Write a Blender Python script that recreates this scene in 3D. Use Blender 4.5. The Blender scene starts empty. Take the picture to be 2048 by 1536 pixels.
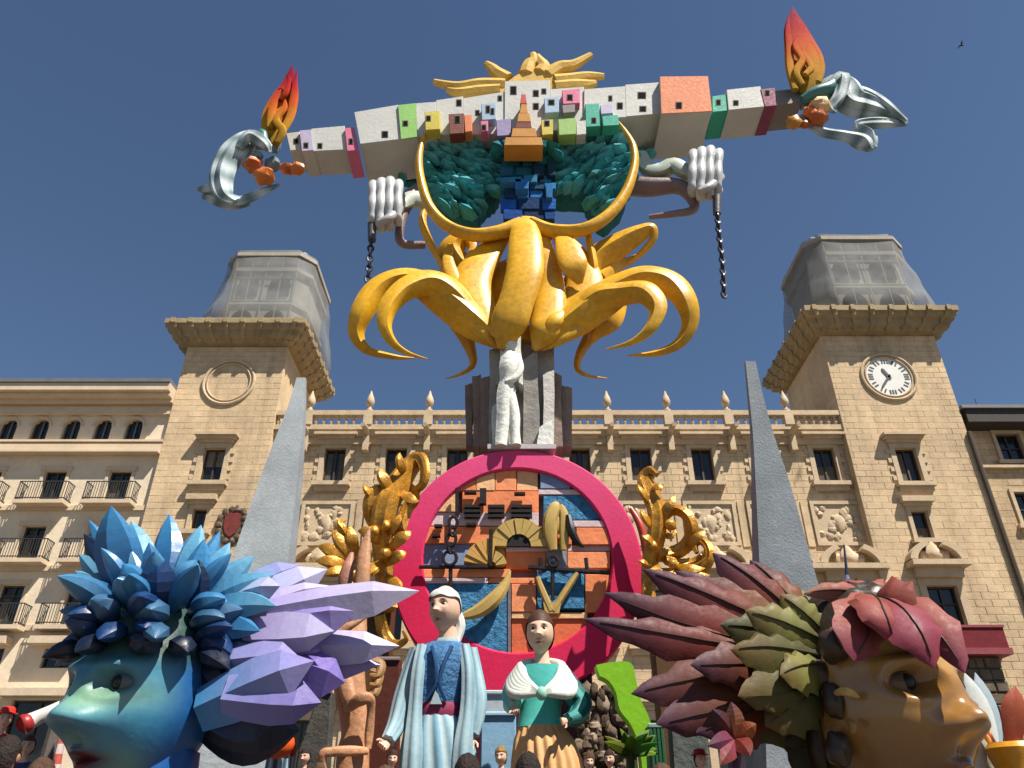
import bpy, bmesh, math, random
from mathutils import Vector, Matrix, noise
R = math.radians
random.seed(7)
S = bpy.context.scene
COL = S.collection

# ------------------------------------------------------------------ camera, sky, sun, exposure
F = 1538.0                      # focal length in pixels of the 2048 px wide photograph
PITCH = R(31.0)
CAMZ = 1.35
cam = bpy.data.cameras.new('camera')
cam.sensor_width = 36.0
cam.lens = F / 2048.0 * 36.0
cam.clip_start = 0.05
cam.clip_end = 3000.0
cam_o = bpy.data.objects.new('camera', cam)
COL.objects.link(cam_o)
cam_o.location = (0, 0, CAMZ)
cam_o.rotation_euler = (R(90) + PITCH, 0, 0)
S.camera = cam_o

SUN_E, SUN_A = R(58.0), R(49.0)     # elevation; degrees round to the right of straight behind the camera
to_sun = Vector((math.cos(SUN_E) * math.sin(SUN_A), -math.cos(SUN_E) * math.cos(SUN_A), math.sin(SUN_E)))
W = bpy.data.worlds.new('World')
S.world = W
W.use_nodes = True
wn = W.node_tree.nodes
sky = wn.new('ShaderNodeTexSky')
sky.sky_type = 'NISHITA'
sky.sun_disc = False
sky.sun_elevation = SUN_E
sky.sun_rotation = math.atan2(to_sun.x, to_sun.y)
sky.air_density = 1.0
sky.dust_density = 0.15
sky.ozone_density = 4.0
W.node_tree.links.new(sky.outputs[0], wn['Background'].inputs[0])
wn['Background'].inputs[1].default_value = 0.050
sun = bpy.data.lights.new('sun', 'SUN')
sun.energy = 5.0
sun.angle = R(0.5)
sun.color = (1.0, 0.94, 0.84)
sun_o = bpy.data.objects.new('sun', sun)
COL.objects.link(sun_o)
sun_o.rotation_euler = to_sun.to_track_quat('Z', 'Y').to_euler()
S.view_settings.view_transform = 'Standard'
S.view_settings.look = 'None'
S.view_settings.gamma = 1.0
S.view_settings.use_curve_mapping = False
S.view_settings.exposure = 0.92

# ------------------------------------------------------------------ measuring: photograph pixel + distance -> point
CP, SP = math.cos(PITCH), math.sin(PITCH)
def at(px, py, Y):
    u = (px - 1024.0) / F
    v = (768.0 - py) / F
    dy = CP - v * SP
    dz = SP + v * CP
    return Vector((u / dy * Y, Y, CAMZ + dz / dy * Y))
def mpp(py, Y):                                    # metres per pixel there
    v = (768.0 - py) / F
    return Y / (CP - v * SP) / F

# ------------------------------------------------------------------ colour and materials
def lin(c):
    c = c / 255.0
    return c / 12.92 if c <= 0.04045 else ((c + 0.055) / 1.055) ** 2.4
def rgb(r, g, b, k=0.85):
    return (lin(r) * k, lin(g) * k, lin(b) * k)
def mix(a, b, t):
    t = max(0.0, min(1.0, t))
    return tuple(a[i] + (b[i] - a[i]) * t for i in range(3))
def ramp(stops, t):
    if t <= stops[0][0]: return stops[0][1]
    for (t0, c0), (t1, c1) in zip(stops, stops[1:]):
        if t <= t1: return mix(c0, c1, (t - t0) / (t1 - t0 + 1e-9))
    return stops[-1][1]
_m = {}
def M(name, col=(0.5, 0.5, 0.5), rough=0.6, var=0.12, scale=3.0, bump=0.15, bscale=None, metal=0.0, coat=0.0,
      vcol=False, spec=0.5, dirt=0.0):
    if name in _m: return _m[name]
    m = bpy.data.materials.new(name)
    m.use_nodes = True
    nt = m.node_tree
    n, L = nt.nodes, nt.links
    b = n['Principled BSDF']
    b.inputs['Roughness'].default_value = rough
    b.inputs['Metallic'].default_value = metal
    b.inputs['Specular IOR Level'].default_value = spec
    b.inputs['Coat Weight'].default_value = coat
    b.inputs['Coat Roughness'].default_value = 0.2
    g = n.new('ShaderNodeNewGeometry')
    if vcol:
        src = n.new('ShaderNodeVertexColor'); src.layer_name = 'Col'; base = src.outputs[0]
    else:
        src = n.new('ShaderNodeRGB'); src.outputs[0].default_value = (*col, 1); base = src.outputs[0]
    def nz(sc, det, w=0.6):
        t = n.new('ShaderNodeTexNoise'); t.inputs['Scale'].default_value = sc
        t.inputs['Detail'].default_value = det; t.inputs['Roughness'].default_value = w
        L.new(g.outputs['Position'], t.inputs['Vector']); return t
    def mr(o, a, z, lo=0.3, hi=0.7):
        r = n.new('ShaderNodeMapRange'); r.inputs[1].default_value = lo; r.inputs[2].default_value = hi
        r.inputs[3].default_value = a; r.inputs[4].default_value = z; L.new(o, r.inputs[0]); return r.outputs[0]
    def mul(c, f):
        x = n.new('ShaderNodeMix'); x.data_type = 'RGBA'; x.blend_type = 'MULTIPLY'
        x.inputs[0].default_value = 1.0
        L.new(c, x.inputs[6]); L.new(f, x.inputs[7]); return x.outputs[2]
    n1 = nz(scale, 6)
    c = mul(base, mr(n1.outputs[0], 1 - var, 1 + var))
    n2 = nz(scale * 9, 3)
    c = mul(c, mr(n2.outputs[0], 1 - var * 0.6, 1 + var * 0.5))
    if dirt:
        n3 = nz(scale * 0.6, 8, 0.75)
        x = n.new('ShaderNodeMix'); x.data_type = 'RGBA'
        L.new(mr(n3.outputs[0], 0.0, dirt, 0.52, 0.75), x.inputs[0]); L.new(c, x.inputs[6])
        x.inputs[7].default_value = (0.16, 0.12, 0.085, 1); c = x.outputs[2]
    L.new(c, b.inputs['Base Color'])
    L.new(mr(n2.outputs[0], max(0.02, rough - 0.1), min(1, rough + 0.12)), b.inputs['Roughness'])
    if bump:
        bp = n.new('ShaderNodeBump'); bp.inputs['Strength'].default_value = bump
        bp.inputs['Distance'].default_value = 0.05
        nb = nz(bscale or scale * 5, 5)
        L.new(nb.outputs[0], bp.inputs['Height']); L.new(bp.outputs[0], b.inputs['Normal'])
    _m[name] = m
    return m
def M_ashlar(name, col, bw, bh, var=0.1, rough=0.85):
    """stone whose every block has a tone of its own (cell noise on the block grid)"""
    m = M(name, col, rough, 0.16, 0.3, 0.35, 7.0, dirt=0.2, spec=.2)
    nt = m.node_tree; n, L = nt.nodes, nt.links
    b = n['Principled BSDF']
    link = b.inputs['Base Color'].links[0]; src = link.from_socket
    g = n.new('ShaderNodeNewGeometry')
    sx = n.new('ShaderNodeSeparateXYZ'); L.new(g.outputs['Position'], sx.inputs[0])
    def ma(op, a, v=None, bb=None):
        x = n.new('ShaderNodeMath'); x.operation = op
        L.new(a, x.inputs[0])
        if bb is not None: L.new(bb, x.inputs[1])
        elif v is not None: x.inputs[1].default_value = v
        return x.outputs[0]
    row = ma('FLOOR', ma('DIVIDE', sx.outputs[2], bh))
    off = ma('MULTIPLY', ma('MODULO', row, 2.0), 0.5)
    colx = ma('FLOOR', ma('ADD', ma('DIVIDE', sx.outputs[0], bw), None, off))
    cb = n.new('ShaderNodeCombineXYZ'); L.new(row, cb.inputs[0]); L.new(colx, cb.inputs[1])
    wnz = n.new('ShaderNodeTexWhiteNoise'); wnz.noise_dimensions = '3D'; L.new(cb.outputs[0], wnz.inputs[0])
    r = n.new('ShaderNodeMapRange'); r.inputs[3].default_value = 1 - var; r.inputs[4].default_value = 1 + var
    L.new(wnz.outputs[0], r.inputs[0])
    x = n.new('ShaderNodeMix'); x.data_type = 'RGBA'; x.blend_type = 'MULTIPLY'; x.inputs[0].default_value = 1
    mp = n.new('ShaderNodeMapping'); mp.inputs['Scale'].default_value = (1.1, 1.1, .09); L.new(g.outputs['Position'], mp.inputs[0])
    sn_ = n.new('ShaderNodeTexNoise'); sn_.inputs['Scale'].default_value = 1.0; sn_.inputs['Detail'].default_value = 7; sn_.inputs['Roughness'].default_value = .65
    L.new(mp.outputs[0], sn_.inputs['Vector'])
    sr = n.new('ShaderNodeMapRange'); sr.inputs[1].default_value = .50; sr.inputs[2].default_value = .72; sr.inputs[3].default_value = 1.05; sr.inputs[4].default_value = .74
    L.new(sn_.outputs[0], sr.inputs[0])
    x2 = n.new('ShaderNodeMix'); x2.data_type = 'RGBA'; x2.blend_type = 'MULTIPLY'; x2.inputs[0].default_value = 1
    L.new(src, x2.inputs[6]); L.new(sr.outputs[0], x2.inputs[7]); src = x2.outputs[2]
    L.new(src, x.inputs[6]); L.new(r.outputs[0], x.inputs[7]); L.new(x.outputs[2], b.inputs['Base Color'])
    return m

# ------------------------------------------------------------------ objects
WL = {}                                             # world position of every object's origin
def thing(name, label, cat, loc=(0, 0, 0), group=None):
    o = bpy.data.objects.new(name, None)
    o.empty_display_size = 0.2
    COL.objects.link(o)
    o.location = loc; WL[o] = Vector(loc)
    o['label'] = label; o['category'] = cat
    if group: o['group'] = group
    return o
def tag(o, label, cat, group=None):
    o['label'] = label; o['category'] = cat
    if group: o['group'] = group
    return o
def place(o, parent, loc):
    COL.objects.link(o)
    loc = Vector(loc); WL[o] = loc
    if parent is not None:
        o.parent = parent
        o.location = loc - WL[parent]
    else:
        o.location = loc
    return o
def inst(name, mesh, parent, loc, scale=(1, 1, 1), rotz=0.0):
    o = bpy.data.objects.new(name, mesh)
    place(o, parent, loc)
    o.scale = scale
    o.rotation_euler = (0, 0, rotz)
    return o

def catmull(pts, k):
    """pts: list of tuples of any length -> smooth resampling, k steps per span"""
    out = []
    n = len(pts)
    for i in range(n - 1):
        p0, p1, p2, p3 = pts[max(0, i - 1)], pts[i], pts[i + 1], pts[min(n - 1, i + 2)]
        for j in range(k):
            t = j / k
            out.append(tuple(0.5 * ((2 * b) + (-a + c) * t + (2 * a - 5 * b + 4 * c - d) * t * t + (-a + 3 * b - 3 * c + d) * t ** 3)
                             for a, b, c, d in zip(p0, p1, p2, p3)))
    out.append(tuple(pts[-1]))
    return out

class MB:
    def __init__(self):
        self.v, self.f, self.c, self.s = [], [], [], []
    def add(self, vs, fs, col=None, smooth=False):
        o = len(self.v)
        self.v += [Vector(x) for x in vs]
        if col is None: self.c += [(1, 1, 1)] * len(vs)
        elif isinstance(col, list): self.c += col
        else: self.c += [col] * len(vs)
        self.f += [tuple(i + o for i in f) for f in fs]
        self.s += [smooth] * len(fs)
        return self
    def box(self, x0, x1, y0, y1, z0, z1, col=None):
        vs = [(x, y, z) for z in (z0, z1) for y in (y0, y1) for x in (x0, x1)]
        return self.add(vs, [(0, 2, 3, 1), (4, 5, 7, 6), (0, 1, 5, 4), (2, 6, 7, 3), (0, 4, 6, 2), (1, 3, 7, 5)], col)
    def bevbox(self, x0, x1, y0, y1, z0, z1, b, col=None):
        """box whose front (-Y) edges are chamfered"""
        vs = [(x0, y1, z0), (x1, y1, z0), (x1, y1, z1), (x0, y1, z1),
              (x0, y0 + b, z0), (x1, y0 + b, z0), (x1, y0 + b, z1), (x0, y0 + b, z1),
              (x0 + b, y0, z0 + b), (x1 - b, y0, z0 + b), (x1 - b, y0, z1 - b), (x0 + b, y0, z1 - b)]
        fs = [(0, 3, 2, 1)]
        for a, c in ((0, 4), (4, 8)):
            for i in range(4):
                j = (i + 1) % 4
                fs.append((a + i, a + j, c + j, c + i))
        fs.append((8, 9, 10, 11))
        return self.add(vs, fs, col)
    def prism(self, poly, depth, col=None, bev=0.0):
        """front polygon (world points) pushed back by the vector depth"""
        d = Vector(depth)
        n = len(poly)
        P = [Vector(p) for p in poly]
        if bev:
            c = sum(P, Vector()) / n
            Fv = []
            for i in range(n):
                a, b_, e = P[i - 1], P[i], P[(i + 1) % n]
                t = ((a - b_).normalized() + (e - b_).normalized())
                if t.length < 1e-3: t = (c - b_)
                t.normalize()
                if t.dot(c - b_) < 0 and n <= 5: t = -t
                Fv.append(b_ + t * bev)
            dn = d.normalized()
            vs = Fv + [p + dn * bev for p in P] + [p + d for p in P]
            fs = [tuple(range(n)), tuple(range(3 * n - 1, 2 * n - 1, -1))]
            for a, c2 in ((0, n), (n, 2 * n)):
                for i in range(n):
                    j = (i + 1) % n
                    fs.append((a + i, c2 + i, c2 + j, a + j))
            return self.add(vs, fs, col)
        vs = P + [p + d for p in P]
        fs = [tuple(range(n)), tuple(range(2 * n - 1, n - 1, -1))]
        for i in range(n):
            j = (i + 1) % n
            fs.append((i, n + i, n + j, j))
        return self.add(vs, fs, col)
    def tube(self, pts, rad, n=10, flat=1.0, up=None, col=None, smooth=True, cap=True, roll=0.0, shape=None):
        """swept tube; flat squeezes the axis that points along up (default: towards the viewer)"""
        P = [Vector(p) for p in pts]
        k = len(P)
        if not isinstance(rad, (list, tuple)): rad = [rad] * k
        vs, cs = [], []
        last = None
        for i in range(k):
            t = (P[min(i + 1, k - 1)] - P[max(i - 1, 0)])
            if t.length < 1e-9: t = Vector((0, 0, 1))
            t.normalize()
            u = Vector(up) if up is not None else Vector((0, -1, 0))
            if last is not None: u = last if up is None else u
            nrm = u - t * u.dot(t)
            if nrm.length < 0.12:
                nrm = (last or Vector((1, 0, 0))) - t * (last or Vector((1, 0, 0))).dot(t)
                if nrm.length < 1e-3:
                    nrm = t.orthogonal()
            nrm.normalize()
            last = nrm
            sd = t.cross(nrm)
            for j in range(n):
                a = 2 * math.pi * j / n + roll
                q = shape(a) if shape else 1.0
                vs.append(P[i] + (sd * math.cos(a) + nrm * math.sin(a) * flat) * rad[i] * q)
            if isinstance(col, list): cs += [col[i]] * n
            elif callable(col): cs += [col(i / (k - 1))] * n
        fs = [(i * n + j, i * n + (j + 1) % n, (i + 1) * n + (j + 1) % n, (i + 1) * n + j) for i in range(k - 1) for j in range(n)]
        if cap:
            fs += [tuple(range(n - 1, -1, -1)), tuple((k - 1) * n + j for j in range(n))]
        return self.add(vs, fs, cs if cs else col, smooth)
    def lathe(self, c, prof, n=16, col=None, smooth=True, sx=1, sy=1, shape=None):
        c = Vector(c)
        vs = []
        for (r, z) in prof:
            for j in range(n):
                a = 2 * math.pi * j / n
                q = shape(a, z) if shape else 1.0
                vs.append(c + Vector((r * q * math.cos(a) * sx, r * q * math.sin(a) * sy, z)))
        k = len(prof)
        fs = [(i * n + j, i * n + (j + 1) % n, (i + 1) * n + (j + 1) % n, (i + 1) * n + j) for i in range(k - 1) for j in range(n)]
        fs += [tuple(range(n - 1, -1, -1)), tuple((k - 1) * n + j for j in range(n))]
        cs = col
        if callable(col): cs = [col(z) for (r, z) in prof for j in range(n)]
        return self.add(vs, fs, cs, smooth)
    def ball(self, c, rx, ry, rz, n=12, m=8, col=None, lump=0.0, seed=0, smooth=True, freq=1.5):
        c = Vector(c)
        vs, fs, cs = [], [], []
        for i in range(m + 1):
            th = math.pi * i / m
            for j in range(n):
                a = 2 * math.pi * j / n
                d = Vector((math.sin(th) * math.cos(a), math.sin(th) * math.sin(a), math.cos(th)))
                q = 1.0
                if lump: q += lump * noise.noise(d * freq + Vector((seed * 7.13, seed * 3.7, seed)))
                vs.append(c + Vector((d.x * rx, d.y * ry, d.z * rz)) * q)
                if callable(col): cs.append(col(d))
        for i in range(m):
            for j in range(n):
                fs.append((i * n + j, (i + 1) * n + j, (i + 1) * n + (j + 1) % n, i * n + (j + 1) % n))
        return self.add(vs, fs, cs if cs else col, smooth)
    def chunk(self, c, sx, sy, sz, seed, rot=0.0, col=None):
        """small faceted rock"""
        rnd = random.Random(seed)
        ph = (1 + 5 ** 0.5) / 2
        base = [(-1, ph, 0), (1, ph, 0), (-1, -ph, 0), (1, -ph, 0), (0, -1, ph), (0, 1, ph), (0, -1, -ph), (0, 1, -ph),
                (ph, 0, -1), (ph, 0, 1), (-ph, 0, -1), (-ph, 0, 1)]
        fs = [(0, 11, 5), (0, 5, 1), (0, 1, 7), (0, 7, 10), (0, 10, 11), (1, 5, 9), (5, 11, 4), (11, 10, 2), (10, 7, 6), (7, 1, 8),
              (3, 9, 4), (3, 4, 2), (3, 2, 6), (3, 6, 8), (3, 8, 9), (4, 9, 5), (2, 4, 11), (6, 2, 10), (8, 6, 7), (9, 8, 1)]
        cr, sr = math.cos(rot), math.sin(rot)
        vs = []
        for b in base:
            v = Vector(b).normalized() * rnd.uniform(0.72, 1.2)
            x, z = v.x * sx, v.z * sz
            vs.append(Vector(c) + Vector((x * cr - z * sr, v.y * sy, x * sr + z * cr)))
        return self.add(vs, fs, col)
    def build(self, name, mat, parent=None, sharp=40, label=None, stuff=False):
        lo = Vector((min(p.x for p in self.v), min(p.y for p in self.v), min(p.z for p in self.v)))
        hi = Vector((max(p.x for p in self.v), max(p.y for p in self.v), max(p.z for p in self.v)))
        org = Vector(((lo.x + hi.x) / 2, (lo.y + hi.y) / 2, lo.z))
        me = bpy.data.meshes.new(name)
        me.from_pydata([tuple(p - org) for p in self.v], [], self.f)
        bm = bmesh.new(); bm.from_mesh(me)
        bmesh.ops.recalc_face_normals(bm, faces=bm.faces[:])
        bm.to_mesh(me); bm.free()
        ca = me.color_attributes.new('Col', 'FLOAT_COLOR', 'POINT')
        flat = []
        for c in self.c: flat += [c[0], c[1], c[2], 1.0]
        ca.data.foreach_set('color', flat)
        if any(self.s):
            me.polygons.foreach_set('use_smooth', self.s)
            if sharp: me.set_sharp_from_angle(angle=R(sharp))
        me.materials.append(mat)
        me.update()
        o = bpy.data.objects.new(name, me)
        place(o, parent, org)
        if label: o['label'] = label
        if stuff: o['kind'] = 'stuff'
        return o
def struct(o):
    o['kind'] = 'structure'; return o
# pixel-traced shapes (each with its own distance, thickness and size in metres)
def TP(pts, k=5):
    q = catmull(pts, k)
    return [at(a[0], a[1], a[2]) for a in q], [max(0.004, a[3] * mpp(a[1], a[2])) for a in q]
def ptube(mb, pts, k=5, **kw):
    P, r = TP(pts, k)
    return mb.tube(P, r, **kw)
def pprism(mb, poly, Y, depth, col=None, bev=0.0):
    return mb.prism([at(x, y, Y) for x, y in poly], (0, depth, 0), col, bev)
def leaf(mb, b, t, w, thick=0.3, bend=(0, 0, 0), c0=(1, 1, 1), c1=None, seg=8, n=4, peak=0.38, roll=0.0, smooth=False, mid=None, start=0.35):
    """pointed ridged leaf/spike from b to t = (px, py, Y); w half width in px"""
    pts = []
    c1 = c1 or c0
    m = [(b[i] + t[i]) / 2 + bend[i] for i in range(3)]
    P, rad, cs = [], [], []
    for i in range(seg + 1):
        s = i / seg
        q = [b[j] * (1 - s) ** 2 + 2 * m[j] * s * (1 - s) + t[j] * s * s for j in range(3)]
        P.append(at(*q))
        prof = start + (1 - start) * math.sin(min(1, s / peak) * math.pi / 2) if s < peak else max(0.0, math.cos((s - peak) / (1 - peak) * math.pi / 2)) ** 0.85
        rad.append(max(0.003, w * prof * mpp(q[1], q[2])))
        cs.append(ramp([(0, c0), (0.5, mid or mix(c0, c1, 0.5)), (1, c1)], s))
    return mb.tube(P, rad, n=n, flat=thick, col=cs, smooth=smooth, roll=roll)

def leafw(mb, b, t, w, thick=0.3, bend=(0, 0, 0), c0=(1, 1, 1), c1=None, seg=8, n=4, peak=0.45, roll=0.0, smooth=False, up=None, start=0.35):
    """the same leaf laid between two world points; w half width in metres"""
    b, t, bend = Vector(b), Vector(t), Vector(bend)
    m = (b + t) / 2 + bend
    P, rad, cs = [], [], []
    for i in range(seg + 1):
        s = i / seg
        P.append(b * (1 - s) ** 2 + m * 2 * s * (1 - s) + t * s * s)
        prof = start + (1 - start) * math.sin(min(1, s / peak) * math.pi / 2) if s < peak else max(0.0, math.cos((s - peak) / (1 - peak) * math.pi / 2)) ** 0.85
        rad.append(max(0.003, w * prof))
        cs.append(mix(c0, c1 or c0, s))
    return mb.tube(P, rad, n=n, flat=thick, up=up, col=cs, smooth=smooth, roll=roll)

# ================================================================== the setting
STONE = rgb(210, 184, 148, 0.80)
ground = MB().add([(-600, -200, 0), (600, -200, 0), (600, 900, 0), (-600, 900, 0)], [(0, 1, 2, 3)]).build('ground', M('paving', rgb(120, 110, 100, .55), 0.85, .25, .4, .2))
struct(ground)
BW, BH = 0.86, 0.38
m_stone = M_ashlar('ashlar', STONE, BW, BH, 0.055)
m_joint = M('mortar', rgb(194, 168, 132, .74), 0.95, .15, 2)
m_trim = M('carved_stone', rgb(208, 184, 150, .76), 0.8, .14, 1.5, .35, 9, dirt=.12)
m_dark = M('window_dark', (0.012, 0.012, 0.012), 0.12, .2, 2, 0.02)
m_wood = M('window_wood', rgb(74, 60, 46, .6), 0.6, .25, 4, .2)
m_curtain = M('curtain', rgb(120, 112, 100, .5), 0.9, .3, 5, .1)
m_cream = M('cream_render', rgb(222, 204, 176, .9), 0.85, .1, .5, .25, 8, dirt=.10)
m_cream_trim = M('cream_trim', rgb(220, 198, 168, .78), 0.8, .1, .7, .2, 8)
m_iron = M('iron', (0.03, 0.028, 0.026), 0.5, .2, 8, .1)
m_roofmetal = M('roof_grey', rgb(120, 120, 122, .7), 0.6, .15, 2, .1)

def wall_with_holes(mb, x0, x1, z0, z1, y, holes, reveal=0.35, back=None):
    xs = sorted({x0, x1, *[h[0] for h in holes], *[h[1] for h in holes]})
    zs = sorted({z0, z1, *[h[2] for h in holes], *[h[3] for h in holes]})
    xs = [x for x in xs if x0 <= x <= x1]; zs = [z for z in zs if z0 <= z <= z1]
    for a, b in zip(xs, xs[1:]):
        for c, d in zip(zs, zs[1:]):
            mx, mz = (a + b) / 2, (c + d) / 2
            if any(h[0] < mx < h[1] and h[2] < mz < h[3] for h in holes): continue
            mb.add([(a, y, c), (b, y, c), (b, y, d), (a, y, d)], [(0, 1, 2, 3)])
    for (a, b, c, d) in [h[:4] for h in holes]:
        yb = y + reveal
        mb.add([(a, y, c), (b, y, c), (b, yb, c), (a, yb, c)], [(0, 1, 2, 3)])
        mb.add([(a, y, d), (b, y, d), (b, yb, d), (a, yb, d)], [(0, 1, 2, 3)])
        mb.add([(a, y, c), (a, y, d), (a, yb, d), (a, yb, c)], [(0, 1, 2, 3)])
        mb.add([(b, y, c), (b, y, d), (b, yb, d), (b, yb, c)], [(0, 1, 2, 3)])

hall = thing('town_hall', 'sandstone town hall with two towers, one of them with a clock, and a balustrade', 'town hall', (3, 40, 0))
YF, YT = 40.0, 39.4

block_mesh = MB().bevbox(0, 1, 0, 0.06, 0, 1, 0.0).build('stone_block', m_stone, None)
_bm = block_mesh.data
bpy.data.objects.remove(block_mesh)
_bm.transform(Matrix.Translation((0.5, 0.03, 0)))       # origin to the block's lower left front corner
def block_rows(x0, x1, z0, z1, holes):
    """running-bond blocks clear of the openings"""
    out = []
    r0 = int(math.floor(z0 / BH))
    r1 = int(math.ceil(z1 / BH))
    for r in range(r0, r1):
        a, b = max(z0, r * BH), min(z1, (r + 1) * BH)
        if b - a < 0.1: continue
        off = -(r % 2) * 0.5 * BW
        i0 = int(math.floor((x0 - off) / BW)); i1 = int(math.ceil((x1 - off) / BW))
        for i in range(i0, i1):
            segs = [(max(x0, off + i * BW), min(x1, off + (i + 1) * BW))]
            for h in holes:
                if h[3] <= a + 0.01 or h[2] >= b - 0.01: continue
                ns = []
                for s in segs:
                    if h[1] <= s[0] or h[0] >= s[1]: ns.append(s); continue
                    if h[0] > s[0]: ns.append((s[0], h[0]))
                    if h[1] < s[1]: ns.append((h[1], s[1]))
                segs = ns
            for s in segs:
                if s[1] - s[0] > 0.12: out.append((s[0], s[1], a, b))
    return out
all_blocks = []                                       # (x0,x1,z0,z1,y, weight)
J = 0.007
_cr = random.Random(99)
def frame_window(parent, x0, x1, z0, z1, y, wood=m_wood, mull=True, curtain=True, transom=0.0):
    """dark pane set back in its opening, with wooden casement"""
    w = MB().box(x0, x1, y + 0.30, y + 0.34, z0, z1).build('window', m_dark, parent)
    t = 0.09
    fr = MB()
    fr.box(x0, x0 + t, y + .2, y + .29, z0, z1).box(x1 - t, x1, y + .2, y + .29, z0, z1)
    fr.box(x0 + t, x1 - t, y + .2, y + .29, z1 - t, z1).box(x0 + t, x1 - t, y + .2, y + .29, z0, z0 + t)
    if mull: fr.box((x0 + x1) / 2 - .05, (x0 + x1) / 2 + .05, y + .21, y + .285, z0 + t, z1 - t)
    if transom: fr.box(x0 + t, x1 - t, y + .215, y + .28, z0 + (z1 - z0) * transom - .04, z0 + (z1 - z0) * transom + .04)
    fr.build('window_frame', wood, w)
    if curtain:
        kind = _cr.choice(('half', 'half', 'blind', 'both', 'low', 'none'))
        cu = MB()
        def folds(a, b, top):
            k, x_ = 0, a
            while x_ < b - .04:
                cu.box(x_, x_ + .085, y + .293 - .006 * (k % 2), y + .298, z0 + .1, z0 + (z1 - z0) * top); x_ += .1; k += 1
        W_ = x1 - x0
        if kind == 'half': folds(x0 + .1, x0 + W_ * _cr.uniform(.35, .6), _cr.uniform(.6, .92))
        elif kind == 'both': folds(x0 + .1, x0 + W_ * .32, .9); folds(x0 + W_ * .68, x1 - .1, .9)
        elif kind == 'low': folds(x0 + .1, x1 - .1, _cr.uniform(.35, .6))
        elif kind == 'blind':
            zz = z1 - .1
            zb_ = z0 + (z1 - z0) * _cr.uniform(.3, .7)
            while zz > zb_: cu.box(x0 + .1, x1 - .1, y + .289, y + .296, zz - .07, zz); zz -= .085
        if cu.v: cu.build('blind' if kind == 'blind' else 'curtain', m_curtain if kind != 'blind' else M('blind_slats', rgb(150, 140, 122, .6), .8, .15, 2), w)
    return w
def surround(w, x0, x1, z0, z1, y, t=0.34, lintel=True, ears=True, sill=True, lp=0.5, sp=.34):
    """moulded stone frame round a window, sub-parts of that window"""
    f = MB()
    f.box(x0 - t, x0 - .02, y - .10, y + .10, z0, z1).box(x1 + .02, x1 + t, y - .10, y + .10, z0, z1)
    f.box(x0 - t, x1 + t, y - .103, y + .10, z1 + .004, z1 + t)
    if ears:
        for s, xx in ((-1, x0 - t), (1, x1 + t)):
            for k in range(4):
                zz = z0 + (z1 - z0) * (0.08 + k * .25)
                f.box(min(xx, xx + s * .22), max(xx, xx + s * .22), y - .075, y + .1, zz, zz + (z1 - z0) * .13)
    f.build('window_surround', m_trim, w)
    if lintel:
        l = MB()
        for i, (o, h) in enumerate(((.12, .18), (.3, .15), (lp, .16))):
            zz = z1 + t + .01 + sum((.18, .15, .16)[:i])
            l.box(x0 - t - o * .7, x1 + t + o * .7, y - .12 - o, y + .1, zz + .002 * i, zz + h)
        l.build('lintel', m_trim, w)
    if sill:
        s = MB()
        s.box(x0 - t - .18, x1 + t + .18, y - sp - .05, y + .1, z0 - .24, z0 - .004)
        s.box(x0 - t - .06, x1 + t + .06, y - sp * .6, y + .1, z0 - .5, z0 - .243)
        s.build('sill', m_trim, w)
def pediment(w, x0, x1, z, y):
    """broken segmental pediment with a shield in the middle, over a projecting cornice"""
    cx, hw = (x0 + x1) / 2, (x1 - x0) / 2 + .75
    l = MB()
    l.box(cx - hw + .3, cx + hw - .3, y - .35, y + .1, z, z + .5)
    l.box(cx - hw, cx + hw, y - .85, y + .1, z + .503, z + .78)
    l.build('lintel', m_trim, w)
    for s in (-1, 1):
        p = MB()
        for k in range(9):
            a0, a1 = R(62 - k * 6), R(62 - (k + 1) * 6)
            rr = 2.1
            def q(a, r): return (cx + s * (hw - rr * .92 + r * math.cos(a) * .9 + .05), z + .8 + max(0, r * math.sin(a) - .18) * .62)
            a_, b_, c_, d_ = q(a0, rr), q(a1, rr), q(a1, rr - .42), q(a0, rr - .42)
            p.prism([(a_[0], y - .7, a_[1]), (b_[0], y - .7, b_[1]), (c_[0], y - .7, c_[1]), (d_[0], y - .7, d_[1])], (0, .8, 0))
        p.build('pediment', m_trim, w)
    sh = MB()
    sh.ball((cx, y - .25, z + 1.25), .48, .3, .55, 12, 8, lump=.5, seed=3)
    for s in (-1, 1): sh.ball((cx + s * .55, y - .2, z + 1.1), .28, .2, .4, 8, 6, lump=.5, seed=s + 5)
    sh.build('carved_shield', m_trim, w)

X = lambda px, py, Y=YF: at(px, py, Y).x
Z = lambda py, Y=YF: at(1024, py, Y).z
# ---- central range
cx0, cx1 = X(556, 824), X(1676, 830)
ztop = Z(891)
bays = [Vector((X(1160 + 123 * k, 930), 0, 0)).x for k in range(-4, 5)]
wt, wb = Z(897), Z(966)
ww = 41 * mpp(930, YF) / 2
holes = []
for b in bays: holes.append((b - ww, b + ww, wb, wt))
p_t, p_b = Z(1178), Z(1290)                          # tall principal-floor windows
for b in bays: holes.append((b - 1.0, b + 1.0, p_b, p_t))
g_t = Z(1440)
for b in bays: holes.append((b - 1.2, b + 1.2, 0.6, g_t))
wall = MB(); wall_with_holes(wall, cx0 - 1, cx1 + 1, 0, ztop + .3, YF + .02, holes)
wall.box(cx0 - 1, cx1 + 1, YF + 7.9, YF + 8.2, 0, ztop)
wall.add([(cx0 - 1, YF + .1, ztop), (cx1 + 1, YF + .1, ztop), (cx1 + 1, YF + 8, ztop), (cx0 - 1, YF + 8, ztop)], [(0, 1, 2, 3)])
wall.build('wall', m_joint, hall)
pan_t, pan_b = Z(1003), Z(1092)
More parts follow.
